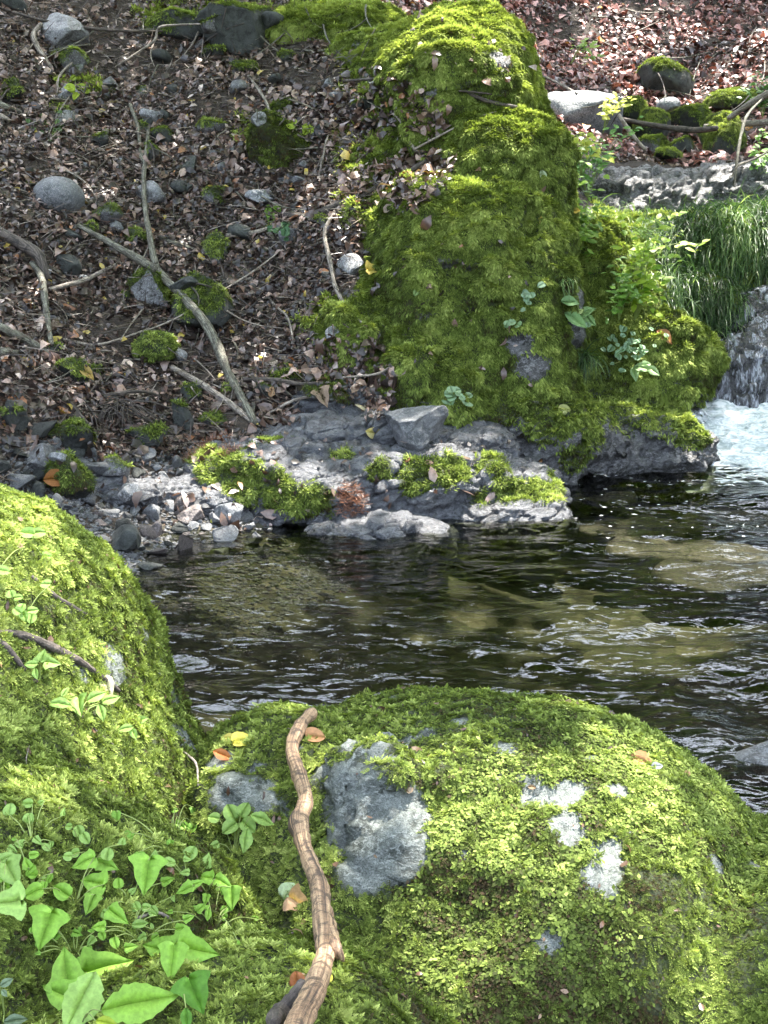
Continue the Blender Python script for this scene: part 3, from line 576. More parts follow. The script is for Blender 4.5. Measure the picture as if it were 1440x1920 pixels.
ST = [
 (103,374,98,62,Pl,'smooth egg-shaped pale blue-grey stone alone on the leaf litter',0,0,0,.5),
 (118,75,104,80,S,'angular grey stone with pale top near the upper left corner',0,12,0,.5),
 (446,70,176,112,D_,'largest dark angular rock at the top of the litter slope',.12,14,0,.4),
 (322,56,150,90,D_,'dark rock with pale green mossy top beside the largest dark rock',.6,10,0,.6),
 (25,8,60,40,D_,'dark grey rock cut off by the top left corner',0,8,0,.4),
 (22,176,52,44,D_,'small round mossy stone on the left edge',.75,5,0,.5),
 (518,210,82,44,D_,'small block with mossy top sitting above the large mossy block',.8,10,0,.45),
 (530,288,130,120,D_,'large square moss-covered block in the leaf litter',1.1,10,0,.4),
 (697,206,82,52,D_,'dark greenish angular stone left of the big boulder crest',.12,12,0,.4),
 (706,240,80,34,D_,'low dark stone under the greenish angular one',.2,10,0,.4),
 (816,183,52,40,S,'small grey-green stone under the bright moss of the boulder crest',.3,8,0,.4),
 (552,345,90,22,Pl,'pale flat stone showing under the large mossy block',0,10,0,.4),
 (632,190,40,26,Pl,'small whitish stone right of the mossy-topped block',0,9,0,.4),
 (272,548,84,84,S,'brown-grey rounded rock with mossy cap under the long branch',.62,7,0,.5),
 (372,595,125,115,D_,'big dark rock with mossy right shoulder behind the long branch',.5,10,0,.42),
 (352,536,70,34,D_,'blackish slate slab wedged beside the long branch',0,14,0,.4),
 (268,664,116,60,D_,'low mound-shaped stone thickly covered in bright moss',1.2,5,0,.62),
 (138,706,66,48,D_,'small mossy stone below left of the bright moss mound',.8,9,0,.58),
 (405,480,42,62,S,'upright grey stone with mossy left face in mid slope',.6,12,0,.5),
 (250,447,54,26,S,'flat grey stone with moss left of the long branch',.7,10,0,.5),
 (210,425,40,26,S,'small flat grey stone above the side branch',0,10,0,.4),
 (125,828,118,66,D_,'dark humped stone with thin moss above the pebble shore',.62,9,0,.35),
 (130,908,100,80,D_,'dark green heart-shaped mossy stone among the pebbles',.95,9,0,.28),
 (68,872,84,54,S,'grey split-faced stone left of the pale slate chip',0,12,0,.4),
 (110,864,40,22,Pl,'pale blue slate chip catching the light among dark stones',0,14,0,.4),
 (336,788,52,56,D_,'dark cube-like stone right of the root mass',.2,14,0,.4),
 (392,792,62,28,S,'low greenish stone at the foot of the long branch',.4,9,0,.4),
 (360,745,50,34,D_,'dark stone above the cube-like stone',.2,10,0,.4),
 (270,830,76,46,D_,'dark mossy stone between root mass and ledge',.35,9,0,.4),
 (212,882,60,34,S,'grey rounded stone behind the heart-shaped mossy stone',.1,7,0,.4),
 (236,925,48,34,S,'pale-topped stone to the right of the heart-shaped mossy stone',0,8,0,.4),
 (238,1022,68,50,D_,'dark angular block standing at the waterline',0,14,0,.4),
 (338,945,62,30,Pk,'pinkish sunlit slab on top of the pebble bar',0,10,0,.4),
 (362,970,66,40,Pk,'tall pinkish sunlit stone in the middle of the pebble bar',0,11,0,.4),
 (290,1000,36,34,Pk,'reddish wet stone at the edge of the pool',0,10,0,.4),
 (430,975,60,44,Pl,'whitish sunlit stone at the right end of the pebble bar',0,12,0,.4),
 (420,285,60,28,S,'pale patch of half buried stone in the upper litter',0,8,0,.4),
 (350,320,52,40,D_,'small dark pyramid stone in the upper litter',0,12,0,.4),
 (185,268,40,34,D_,'small dark stone in the litter above the egg-shaped stone',.1,12,0,.4),
 (400,238,70,34,S,'low stone with moss on its left in the upper litter',.6,8,0,.6),
 (135,140,60,34,S,'small grey stone below the angular grey one',.2,9,0,.5),
 (460,130,60,22,D_,'flat stone with moss under the largest dark rock',.9,9,0,.6),
 (395,105,60,30,D_,'green angular stone at the foot of the largest dark rock',.7,9,0,.5),
 (195,180,40,18,S,'flat grey-blue stone under the thin pale twigs',0,9,0,.5),
 (500,372,90,22,Pl,'long thin pale slab leaning in the litter',0,16,0,.4),
 (535,720,90,46,D_,'dark rock under the hanging rootlets above the ledge',.2,10,0,.4),
 (620,745,110,50,S,'brown mossy rock at the top of the ledge',.6,8,0,.25),
 (20,790,60,60,D_,'dark stone at the left edge above the near boulder',.3,9,0,.4),
 (490,740,50,40,D_,'small dark stone right of the foot of the long branch',.2,9,0,.4),
]
for r in ST:
    stone(lo=.45, py=r[1], px=r[0], w=r[2], h=r[3], mat=r[4], label=r[5], mossy=r[6], cuts=r[7]+4 if r[7] else 0, sub=5 if r[2] > 60 else 4, mb=r[9], tilt=((r[0] % 17)-8, (r[1] % 15)-7), rough=.03 if r[7] == 0 else .055)
stone(778, 812, 138, 84, Pl, 'loose grey stone with pale top perched on the ledge', 0, 12, 5, seed=77, tilt=(6, -12), rough=.09, lo=.55)
# valley rocks beyond the grass
VR = [(1105,218,190,88,Pl,'big sun-bleached boulder beyond the mossy boulder',0,11,17.2,.8),(1356,268,96,82,D_,'dark rock with bright moss cap above the grey outcrop',.75,6,17.0,.72),
 (1228,278,58,40,S,'pointed stone with light moss between the valley rocks',.5,10,16.7,.5),(1285,284,70,40,D_,'dark flat stone left of the moss-capped rock',.35,9,16.8,.5),(1250,292,60,20,D_,'small moss-topped stone resting on the grey outcrop',1.0,6,16.4,.75),
 (1225,238,70,48,D_,'mossy dark stone under the fallen log',.6,7,17.6,.6),(1300,232,110,50,D_,'long mossy rock behind the fallen log',.8,6,18.2,.6),(1195,215,60,50,D_,'mossy rock right of the sun-bleached boulder',.6,7,18,.5),
 (1250,165,110,80,D_,'dark rock half hidden in leaf litter on the far slope',.3,8,19.5,.45),(1390,200,120,50,D_,'mossy bank stone under the pale fallen trunk',.8,6,18.8,.55),(1260,200,50,26,Pl,'whitish sunlit stone above the fallen log',0,8,18.4,.4)]
for r in VR: stone(*r[:7], cuts=r[7], sub=4, yd=r[8], mb=r[9], lo=.5)
GV, GT = remesh([blob((3.0,15.8,2.05),(1.1,.8,.50),(0,4,6),2.5), blob((3.8,15.9,2.15),(.9,.8,.47),(0,-4,0),2.5), blob((2.6,15.4,1.9),(.6,.6,.38),(0,0,0),2.4)], .035, 2)
GV = displace(blocky(GV, GT, 4, 81, .12, .10), GT, lambda V: .035*fbm(V*[1, 1, 1.6], 7, 3, 82))
gm = patches(GV, [(1250,330,14),(1180,350,12),(1330,350,14)], 3)*.6
body('rock_outcrop', GV, GT, M['boulder'], gm, 'knobbly blue-grey outcrop above the hanging grass', 'rock outcrop'); ALL.add(GV, GT)
# dark overhung rock under the hanging grass
UV, UT = remesh([blob((2.75,12.9,.75),(.7,.5,.75),(0,0,0),2.6), blob((3.6,13.6,1.3),(1.2,.7,.8),(0,0,0),2.6)], .05, 2); UV = stack(UV, UT, 2.0, 83, .1)
um = sst(-.1, .3, vnormals(UV, UT)[:, 2]+.4*fbm(UV, 3, 3, 2)+.1); u = body('bank_rock', UV, UT, M['dark'], um, 'dark rock face under the hanging grass left of the cascade', 'rock'); ALL.add(UV, UT)
moss_cover('moss', UV, UT, um, 7000, .05, 'strand', u, lambda P: .42+0*P[:, 0], 1083, W=.25, droop=1)
# ---------------------------------------------------------------- pebble bar
rg = np.random.default_rng(31)
protos = {}
for key, mt in (('g', S), ('d', D_), ('p', Pk), ('l', Pl)):
    for i in range(6):
        V, T = rockmesh(900+i+ord(key), (1, .75, .55), 16, 3, .07, .22); protos[key, i] = (V, T, mt, None)
bar = [[(0,835),(60,800),(200,850),(330,850),(420,905),(545,985),(545,1032),(400,1040),(280,1065),(235,1100),(120,1010),(0,930)]]
lab = {'g': 'small grey pebble lying on the shaded pebble bar', 'd': 'small dark wet pebble on the pebble bar', 'p': 'small pinkish pebble on the sunlit end of the bar', 'l': 'small pale pebble on the pebble bar'}
cats = {'g': 'grey pebbles of the bar', 'd': 'dark pebbles of the bar', 'p': 'pinkish pebbles of the bar', 'l': 'pale pebbles of the bar'}
done = []; n_p = 0; grav = []; PEB = []
for tries in range(9000):
    px, py = rg.uniform(-10, 560), rg.uniform(800, 1105)
    if not poly_mask(bar, np.array([px]), np.array([py]))[0]: continue
    s = (64 if tries < 120 else 42 if tries < 500 else 28 if tries < 1400 else 17)*rg.uniform(.7, 1.25)
    if any((px-a)**2+((py-b)*1.5)**2 < ((s+c)*.36)**2 for a, b, c in done): continue
    h = GR.hit(px, py+s*.2)
    if h is None: continue
    P, n, k = h; sun_ = px > 270 and py > 915  # sunlit stretch gets pinker, paler pebbles: sunlight put into their colour
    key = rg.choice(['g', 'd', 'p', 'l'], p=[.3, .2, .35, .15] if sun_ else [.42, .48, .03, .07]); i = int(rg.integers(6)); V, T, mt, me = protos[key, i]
    sc = s*k*1.05*np.array([1, 1, rg.uniform(.7, 1.3)]); e = Euler((rg.uniform(-.5, .5), rg.uniform(-.5, .5), rg.uniform(0, 6.28)))
    done.append((px, py, s))
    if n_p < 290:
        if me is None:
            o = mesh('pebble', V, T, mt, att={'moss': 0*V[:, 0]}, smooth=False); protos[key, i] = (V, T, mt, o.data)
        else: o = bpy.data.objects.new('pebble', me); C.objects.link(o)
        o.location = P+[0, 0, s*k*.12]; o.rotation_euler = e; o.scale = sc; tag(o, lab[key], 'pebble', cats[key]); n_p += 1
        if s > 27: PEB.append((o, 'larger '+{'g': 'grey', 'd': 'dark', 'p': 'pinkish', 'l': 'pale'}[key]+' pebble on the bar', px, py))
    else: grav.append(((V*sc)@np.array(e.to_matrix()).T + P + [0, 0, s*k*.1], T))
    if len(done) > 900: break
c = TV[T_near].mean(1); zz = c[:, 2]; ga, gb, _ = proj(c); w = (((zz > -.3) & (zz < .42) & (c[:, 0] < 0)) | poly_mask([[(-60,820),(60,815),(200,860),(330,860),(420,905),(400,1000),(0,960)]], ga, gb)) & (c[:, 1] > 7) & (c[:, 1] < 10) & inview(c, 60)
P, Nn, _ = sample(TV, T_near, -6500, w.astype(float), rg)
for p in P:
    V, T = ico(1); V = V*(1+.25*rg.standard_normal((len(V), 1))*.5)*np.array([1, .8, .5])*rg.uniform(.008, .026); V = V@np.array(Euler(rg.uniform(-.6, .6, 3)).to_matrix()).T
    grav.append((V+p, T))
V, T = merge(grav); o = mesh('gravel', V, T, S, att={'moss': 0*V[:, 0]}, smooth=False); tag(o, kind='stuff')
# half-buried stones over the slope
for i in range(70):
    px, py = rg.uniform(10, 700), rg.uniform(20, 790); s = rg.uniform(12, 34) if i % 2 else rg.uniform(30, 62)
    sm = stone(px, py, s, s*rg.uniform(.5, .8), [S, D_, D_, Pl][i % 4] if s < 30 else [S, D_][i % 4 // 2], 'small stone half buried in the leaf litter of the slope', .5 if i % 3 == 0 else 0, 9, 2 if s < 20 else 3, seed=3000+i)
    if sm: sm['group'] = 'small stones in the litter'; REL.append((sm, ('small ' if s < 30 else 'fist-sized ')+('mossy ' if i % 3 == 0 else 'bare ')+({S: 'grey', D_: 'dark', Pl: 'pale'}[sm.data.materials[0]])+' stone in the litter', px, py))
MARK = {'egg-shaped stone': (103, 374), 'largest dark rock': (446, 70), 'large mossy block': (530, 288), 'bright moss mound': (268, 664), 'top of the longest branch': (278, 250), 'foot of the longest branch': (470, 780), 'middle of the longest branch': (340, 560), 'sunlit leaf patch': (790, 330), 'thick mossy root': (50, 475), 'angular grey stone': (118, 75), 'dark humped stone': (125, 828), 'pale crooked stick': (625, 500), 'thin pale slab': (500, 372), 'root mass': (225, 775)}
relabel(REL, MARK)
relabel(PEB, {'heart-shaped mossy stone': (130, 908), 'dark block at the waterline': (238, 1022), 'left end of the ledge': (320, 860), 'whitish end stone': (430, 975), 'tall pinkish sunlit stone': (362, 970), 'pale blue slate chip': (110, 864)})
# ---------------------------------------------------------------- leaf litter
LIT = [(0, (.020, .014, .012)), (.3, (.055, .038, .031)), (.5, (.125, .076, .056)), (.7, (.235, .150, .115)), (.86, (.42, .30, .25)), (1, (.62, .50, .43))]
def litcol(k, rg, sh=0):
    K = pal(LIT, np.clip(rg.beta(1.0, 1.5, k)+sh, 0, 1)); r = rg.random(k)
    K = np.where((r < .02)[:, None], np.array([.36, .17, .08]), K); K = np.where(((r > .03) & (r < .038))[:, None], np.array([.5, .38, .08]), K)
    return K*(.75+.5*rg.random((k, 1)))
def litter(P, Nn, rg, L=.055, sh=0, name='leaf_litter', lift=.03):
    sh = sh + .30*fbm(P, .9, 3, 57)
    k = len(P); rnd = rg.standard_normal((k, 3)); U = unit(Nn+.5*rnd); d = rg.standard_normal((k, 3)); D = unit(d-(d*U).sum(1)[:, None]*U)
    l = L*np.clip(np.exp(.42*rg.standard_normal(k))*.9, .35, 2.0); cd = Cards(); cd.leaf(P+Nn*(lift*rg.random((k, 1))**2+.004)-D*(l/2)[:, None], D, U, l, l*(.30+.38*rg.random(k)), litcol(k, rg, sh), .28*rg.standard_normal(k), .28*rg.random(k))
    return cd
rg = np.random.default_rng(41)
c = TV[T_near].mean(1); px_, py_, f_ = proj(c); vv = inview(c, 40)
grassy = (c[:, 0] > 1.2) & (c[:, 1] > 11.4) & (c[:, 1] < 16.3)
inbar = poly_mask([[(0,845),(60,830),(200,870),(330,870),(420,905),(545,985),(545,1032),(280,1065),(235,1100),(120,1010),(0,930)]], px_, py_) & (c[:, 1] < 10)
w = (vv & ~inbar & (c[:, 2] > .30) & ~grassy & (c[:, 1] > 7)).astype(float)*np.where(c[:, 1] < 16.5, 1, .38)
w = np.where((c[:, 2] > .3) & ~grassy & ~vv & (c[:, 1] < 22) & (c[:, 1] > 5), .06, w)
P, Nn, _ = sample(TV, T_near, 1350, w, rg)
bare_ = sst(.05, .4, fbm(P, 1.6, 3, 55)); keep = rg.random(len(P)) > bare_*.75; P = P[keep]; Nn = Nn[keep]
farp = P[:, 1] > 16.5
cd = litter(P[~farp], Nn[~farp], rg, .062); tag(cd.build('leaf_litter', M['litter']), kind='stuff')
cd = litter(P[farp], Nn[farp], rg, .10, .16); cd.K = [q*np.array([1.2, .80, .86]) for q in cd.K]; tag(cd.build('leaf_litter', M['litter']), kind='stuff')  # far leaves tinted pink and paler, boosting sun patches in the colour
# litter caught on stones, ledges of the boulder and rock tops
zones = [([(600,165),(700,125),(840,200),(845,245),(800,270),(700,262),(640,300),(590,260)], 700, 0), ([(560,352),(690,312),(760,285),(862,285),(852,330),(818,362),(795,395),(755,400),(700,362),(640,392),(560,400)], 1200, .12),
 ([(470,700),(560,640),(690,625),(745,700),(735,768),(640,755),(560,700),(470,790)], 700, 0), ([(680,760),(740,745),(720,800),(690,800)], 40, .1), ([(650,350),(1040,300),(1040,740),(700,740)], 90, .1), ([(780,20),(1000,100),(1000,190),(740,180)], 50, .15),
 ([(400,800),(1000,840),(1000,930),(560,960)], 60, .1), ([(470,770),(560,770),(560,800),(470,800)], 70, .1), ([(0,820),(520,820),(540,1000),(250,1000)], 120, .1)]
Ps, Ns, Ss = [], [], []
for poly, n, sh in zones:
    q = np.array(poly); m = 0
    while m < n:
        a, b = rg.uniform(q[:, 0].min(), q[:, 0].max()), rg.uniform(q[:, 1].min(), q[:, 1].max())
        if poly_mask([poly], np.array([a]), np.array([b]))[0]:
            m += 1; h = ALL.hit(a, b)
            if h and h[0][1] > 6: Ps.append(h[0]); Ns.append(unit(h[1]+[0, 0, .4])); Ss.append(sh)
Ps, Ns, Ss = map(np.array, (Ps, Ns, Ss)); cd = litter(Ps, Ns, rg, .072, Ss*1.4, lift=.035); tag(cd.build('leaf_litter', M['litter']), kind='stuff')
# forest debris: broken twiglets and needles
P, Nn, _ = sample(TV, T_near, 420, w, rg); k = len(P); cd = Cards(); d = rg.standard_normal((k, 3))*[1, 1, .35]
cd.diamond(P+Nn*.02, unit(d), unit(Nn+.3*rg.standard_normal((k, 3))), .08+.22*rg.random(k)**2, .007+.005*rg.random(k), pal([(0, (.03, .02, .015)), (.7, (.12, .09, .07)), (1, (.3, .25, .2))], rg.random(k)), fold=.5)
tag(cd.build('forest_debris', M['litter']), kind='stuff')
# ground moss on the top of the slope
c = TV[T_near].mean(1); gp = [[(1105,372),(1300,352),(1460,350),(1460,425),(1260,480),(1120,530)], [(230,0),(520,0),(700,0),(800,0),(720,60),(650,80),(520,55),(440,10),(330,30),(240,40)], [(640,90),(720,60),(740,100),(690,170),(640,150)],[(430,230),(480,220),(470,250),(430,250)],[(100,150),(180,150),(190,190),(120,190)],[(620,250),(700,240),(790,260),(760,285),(640,300)],[(560,600),(660,560),(690,640),(600,640)],[(640,360),(700,350),(690,420),(650,430)]]
vm = np.zeros(len(TV)); a, b, _ = proj(TV); q = np.stack([a, b], 1); near_ = (TV[:, 1] < 17) & (TV[:, 1] > 7); cen = poly_mask(gp, a+18*fbm(TV, 3, 3, 91)*2, b+18*fbm(TV, 3, 3, 92)*2) & near_; vm[cen] = 1
P_ = moss_cover('ground_moss', TV, T_near, vm, 16000, .045, 'strand', None, lambda P: .74+.10*(P[:, 0] > 1.5)+.1*vn(P, 2, 4), 1001, W=.25, droop=.7); tag(P_, kind='stuff')
# ---------------------------------------------------------------- branches
def crom(P, n):
    P = np.asarray(P, float)
    if len(P) < 3: t = np.linspace(0, 1, n)[:, None]; return P[0]*(1-t)+P[-1]*t
    Q = np.concatenate([[2*P[0]-P[1]], P, [2*P[-1]-P[-2]]]); out = []; u = np.linspace(0, len(P)-1-1e-6, n)
    for x in u:
        i = int(x); t = x-i; a, b, c, d = Q[i:i+4]; out.append(.5*((2*b)+(-a+c)*t+(2*a-5*b+4*c-d)*t*t+(-a+3*b-3*c+d)*t**3))
    return np.array(out)
def tube(P, r, sides=10, seed=0, knob=.12, step=None, fs=1.0):
    L = np.linalg.norm(np.diff(P, axis=0), axis=1).sum(); n = int(np.clip(L/(step or max(np.mean(r)*.9, .006)), 6, 260))
    C_ = crom(P, n); rr = np.interp(np.linspace(0, 1, n), np.linspace(0, 1, len(r)), r); V = []; T = unit(np.gradient(C_, axis=0)); u = unit(np.cross(T[0], [.3, .2, .9]))
    al, ro = [], []; s = 0
    for i in range(n):
        u = unit(u-(u@T[i])*T[i]); v = np.cross(T[i], u); a = np.linspace(0, 2*PI, sides, endpoint=False)
        V.append(C_[i]+rr[i]*(np.cos(a)[:, None]*u+np.sin(a)[:, None]*v)); s += np.linalg.norm(C_[i]-C_[i-1]) if i else 0; al += [s*1.0]*sides; ro += list(np.abs(a-PI)/(2*PI)*6*rr[i]*12)
    V = np.concatenate(V); ax = np.repeat(C_, sides, 0); f = 1/np.mean(r)*.25*fs
    V = V + (V-ax)*(knob*2*fbm(V, f, 3, seed)+knob*fbm(V, f*4, 2, seed+3))[:, None]
    F = []
    for i in range(n-1):
        for j in range(sides): j2 = (j+1) % sides; F.append([i*sides+j, i*sides+j2, (i+1)*sides+j2, (i+1)*sides+j])
    m = len(V); V = np.concatenate([V, [C_[0]-T[0]*rr[0]*.3, C_[-1]+T[-1]*rr[-1]*.5]]); T3 = [[a, b, c] for a, b, c, d in F]+[[a, c, d] for a, b, c, d in F]
    for j in range(sides): j2 = (j+1) % sides; T3 += [[m, j2, j], [m+1, (n-1)*sides+j, (n-1)*sides+j2]]
    return V, np.array(T3), np.array(al+[0, s]), np.array(ro+[0, 0])
def lay(pts, lift, surf=ALL):
    out = []
    for p in pts:
        h = surf.hit(p[0], p[1])
        if h is None: continue
        out.append((h[0]+unit(h[1]+[0, -.6, .6])*lift, h[2]))
    return out
def branch(pts, r, mat, label, lift=None, group=None, name='branch', cat='branch', subs=(), sides=8, seed=0, knob=.12):
    "pts in photo pixels, r in photo pixels (start, end)"
    o = lay(pts, 0)
    if len(o) < 2: return
    k = np.mean([a[1] for a in o]); rr = np.interp(np.linspace(0, 1, len(o)), np.linspace(0, 1, len(r)), r)*k
    P = [a[0]+np.array([0, -.5, .7])*(q*1.0+(lift or .02)) for a, q in zip(o, rr)]
    Y = np.array([p[1] for p in P])       # no jumps in depth: keep the stem straight where the ground falls back
    for _ in range(4): Yn = Y.copy(); Yn[1:-1] = np.minimum(Y[1:-1], (Y[:-2]+Y[2:])/2); Y = Yn
    for _ in range(2): Yn = Y.copy(); Yn[1:-1] = .5*Y[1:-1]+.25*(Y[:-2]+Y[2:]); Y = Yn
    pq = [proj(p) for p in P]; P = [at(a, b, y) for (a, b, _), y in zip(pq, Y)]
    V, T, al, ro = tube(np.array(P), rr, sides, seed or int(pts[0][0]+pts[0][1]), knob); c = P[0]
    ob = mesh(name, V-c, T, mat, att={'along': al*1.0, 'round': ro}); ob.location = c; tag(ob, label, cat, group)
    for sp, sr in subs:
        q = lay(sp, .03)
        if len(q) < 2: continue
        Pq = np.array([a[0] for a in q]); V, T, al, ro = tube(Pq, np.array(sr)*k, 6, 5, .1); s = mesh('side_twig', V-c, T, mat, att={'along': al, 'round': ro}, parent=ob)
    return ob
B, DB, PB = M['bark'], M['dbark'], M['pbark']
BR = [
 ([(280,240),(274,300),(270,345),(273,395),(282,450),(297,512),(340,560),(382,608),(408,655),(428,705),(455,755),(478,800)], (4,5,5.5,7.5,8.5,8,7), B, 'longest branch, pale lichen-spotted, running down the slope to the ledge', [([(245,200),(258,245),(266,285),(272,310)], (4,6)), ([(470,790),(476,760),(462,748)], (3,2))]),
 ([(148,428),(190,452),(235,478),(292,512)], (4,7,8), B, 'mossy side branch meeting the longest branch from the left', ()),
 ([(0,448),(45,470),(76,490),(90,530)], (13,12,10,7), DB, 'thick dark mossy root at the left edge', ()),
 ([(62,500),(80,530),(86,570),(92,620),(98,650)], (6,7,6,4), B, 'crooked grey root hanging below the thick mossy root', ()),
 ([(0,622),(45,642),(90,668)], (10,8,7), B, 'short stout mossy stick lower on the left edge', ()),
 ([(0,666),(34,668)], (8,6), B, 'mossy stub on the left edge beneath the short stout stick', ()),
 ([(93,548),(140,536),(165,528),(195,512),(218,500)], (4,5,4,3), PB, 'pale bent branch rising right from the hanging root', ()),
 ([(322,694),(380,728),(432,764),(478,800)], (6,7,7,5), PB, 'straight grey-brown stick beside the foot of the longest branch', ()),
 ([(262,628),(330,600),(400,558),(470,515),(530,470)], (1.6,1.8,1.6,1.2), PB, 'long thin straw-coloured twig slanting up across the longest branch', ()),
 ([(120,640),(180,650),(240,634),(280,618)], (2.5,2.5,2,1.5), PB, 'thin grey twig above the bright moss mound', ()),
 ([(130,755),(180,812),(225,845),(290,872)], (2.5,2.6,2.5,2), DB, 'thin dark twig slanting down to the pebble bar', ()),
 ([(628,400),(609,440),(618,490),(630,545),(652,582),(678,608)], (3,4,4.5,4,3,2), PB, 'pale crooked stick leaning on the left side of the boulder', ()),
 ([(425,447),(470,443),(512,430)], (4.5,5,3), PB, 'short pale stick beside the dark green seedling', ()),
 ([(535,408),(580,414),(625,396),(665,380),(705,358)], (6,8,8,7,5), DB, 'dark rotten log under the sunlit leaf patch', ()),
 ([(720,352),(765,330),(800,305)], (4,6,5), DB, 'charcoal-dark stick inside the sunlit leaf patch', ()),
 ([(640,156),(720,152),(800,160),(860,174),(915,195),(972,206)], (2.5,3,3.5,4,4,3), DB, 'long dark twig lying across the top of the boulder', [([(860,174),(910,178),(950,185)], (2,1))]),
 ([(775,285),(830,255),(880,230),(930,212)], (2.5,2,2,1.2), PB, 'straight tan twig rising right from the sunlit leaves', ()),
 ([(736,216),(752,232),(762,262),(778,284),(790,300)], (3,4,4,3), PB, 'crooked whitish twig pointing down at the sunlit leaves', ()),
 ([(466,146),(488,176),(504,208),(500,244),(480,278)], (2.5,3,2.5,2,1.5), PB, 'bowed whitish twig in front of the mossy-topped block', ()),
 ([(78,50),(64,74),(80,108),(98,132)], (4,5,5,4), PB, 'curved grey stick at the upper left beside the angular stone', ()),
 ([(0,18),(70,40),(150,56),(230,62),(305,62)], (2,3,3.5,3,2), DB, 'thin dark twig crossing the upper left corner', ()),
 ([(215,130),(262,100),(290,80),(300,55),(340,50),(378,48)], (1.5,2.2,2.5,2.2,2,1.2), PB, 'forked pale twig under the dark rocks', [([(290,82),(286,105),(290,130)], (1.8,1))]),
 ([(108,185),(112,148),(140,118),(170,98)], (1.5,2.5,2.5,1.5), PB, 'pale arched twig at the upper left', ()),
 ([(0,203),(40,217)], (7,5), B, 'upper of two short stubs on the left edge', ()), ([(0,224),(18,230)], (6,4), PB, 'lower of two short stubs on the left edge', ()),
 ([(455,715),(520,718),(560,724),(605,722)], (4,5,4,3), DB, 'dark root lying level above the ledge with rootlets', [([(482,716),(481,680),(484,640)], (2,1)), ([(494,716),(494,680),(498,645)], (1.8,1)), ([(486,718),(498,740),(506,750)], (1.8,1)), ([(556,722),(558,742)], (1.8,1.2))]),
 ([(598,335),(606,298),(612,268),(618,250)], (2,2.5,2,1), PB, 'short straw-coloured twig right of the large mossy block', ()),
 ([(450,258),(458,305),(470,335),(482,322)], (2,2.5,2,1.5), DB, 'dark bent twig at the left of the large mossy block', ()),
 ([(350,300),(385,325),(430,335),(462,335)], (2.5,3,2.5,1.5), DB, 'dark bowed twig in the upper litter', ()),
 ([(120,310),(170,300),(215,282)], (2.5,2.5,1.5), DB, 'dark straight twig above the egg-shaped stone', ()),
 ([(180,205),(150,170),(105,150)], (2,2,1), B, 'thin olive twig under the angular grey stone', ()),
 ([(300,450),(330,462),(365,472)], (4,5,3), B, 'short grey stick just right of the longest branch', ()),
 ([(520,470),(545,450),(575,430),(580,400)], (1.5,2,2,1.4), DB, 'thin dark twig below the dark rotten log', ()),
 ([(488,545),(520,580),(540,600),(552,650)], (2,2.5,2.3,2), PB, 'pale bowed twig left of the boulder foot', ()),
 ([(410,515),(480,560),(530,600),(575,625)], (2.5,3,2.5,2), DB, 'long dark stick in the litter left of the boulder foot', ()),
 ([(160,455),(110,490),(100,505)], (2,2,1.2), PB, 'small pale twig above the thick mossy root', ()),
 ([(1020,146),(1055,164),(1082,178)], (2,2.5,1.8), PB, 'pale twig behind the top of the boulder', ()),
 ([(735,690),(700,706),(620,712)], (2,2.5,1.5), PB, 'thin pale twig above the perched stone', ()),
 ([(500,780),(560,752),(640,742)], (2,3,2), PB, 'pale driftwood twig along the top of the ledge', ()),
 ([(190,745),(262,738),(300,745)], (3,3,2), DB, 'short brown stick above the dark humped stone', ()),
]
for i, b in enumerate(BR): branch(b[0], b[1], b[2], b[3], subs=b[4], seed=i+1, lift=.012)
rg = np.random.default_rng(61); TWG = []
for i in range(165):
    px, py = (rg.uniform(0, 720), rg.uniform(10, 760)) if i < 140 else (rg.uniform(1060, 1440), rg.uniform(0, 190)); a = rg.uniform(0, PI); L = rg.uniform(25, 120); bend = rg.uniform(-.5, .5)
    if i < 140 and px > 640 and py > 330: continue
    pts_ = [(px+math.cos(a+bend*t)*L*t, py+math.sin(a+bend*t)*L*t*.7) for t in (0, .33, .66, 1)]
    far_ = i >= 140
    tw = branch(pts_, (rg.uniform(1.0, 2.4), .8), [PB, DB, B][i % 3], 'thin bare twig among the dead leaves of the far slope' if far_ else 'thin bare twig among the dead leaves of the near slope', lift=rg.uniform(.004, .05), group='loose twigs on the far slope' if far_ else 'loose twigs on the near slope', name='twig', cat='twig', sides=5, seed=i+200)
    if tw: TWG.append((tw, ('short' if L < 70 else 'long')+[' pale', ' dark', ' grey'][i % 3]+(' twig on the far slope' if far_ else ' twig on the slope'), px, py))
relabel(TWG, {**{k_.replace('angular grey stone', 'angular stone'): v_ for k_, v_ in MARK.items()}, 'sun-bleached boulder': (1105, 218), 'half hidden rock': (1250, 165), 'upper right corner': (1440, 0), 'small green sprig': (1075, 100)})
def valley(pts_, Y, r, mat, label):
    P = np.array([at(a, b, y) for (a, b), y in zip(pts_, Y)]); k = Y[0]/FPX; V, T, al, ro = tube(P, np.array(r)*k, 8, int(pts_[0][0])); o = mesh('fallen_log', V-P[0], T, mat, att={'along': al, 'round': ro}); o.location = P[0]; tag(o, label, 'log')
valley([(1168,224),(1230,236),(1300,244),(1345,240)], [17.2,17.1,16.9,16.8], (4,5,6,5), DB, 'slim dark fallen log spanning the valley rocks')
valley([(1320,238),(1390,232),(1500,226)], [17.2,17.1,16.9], (5,6,6), PB, 'pale fallen trunk at the right edge beyond the outcrop')
valley([(1365,222),(1410,192),(1450,168),(1500,120)], [16.5,16.3,16.1,15.9], (4,6,6,6), PB, 'bleached limb leaning up at the right edge')
valley([(1376,350),(1382,300),(1390,250),(1402,215),(1430,185)], [15.2,15.3,15.5,15.7,16], (2.5,3,3,3,2), B, 'thin crooked stem rising from the grass at the right edge')
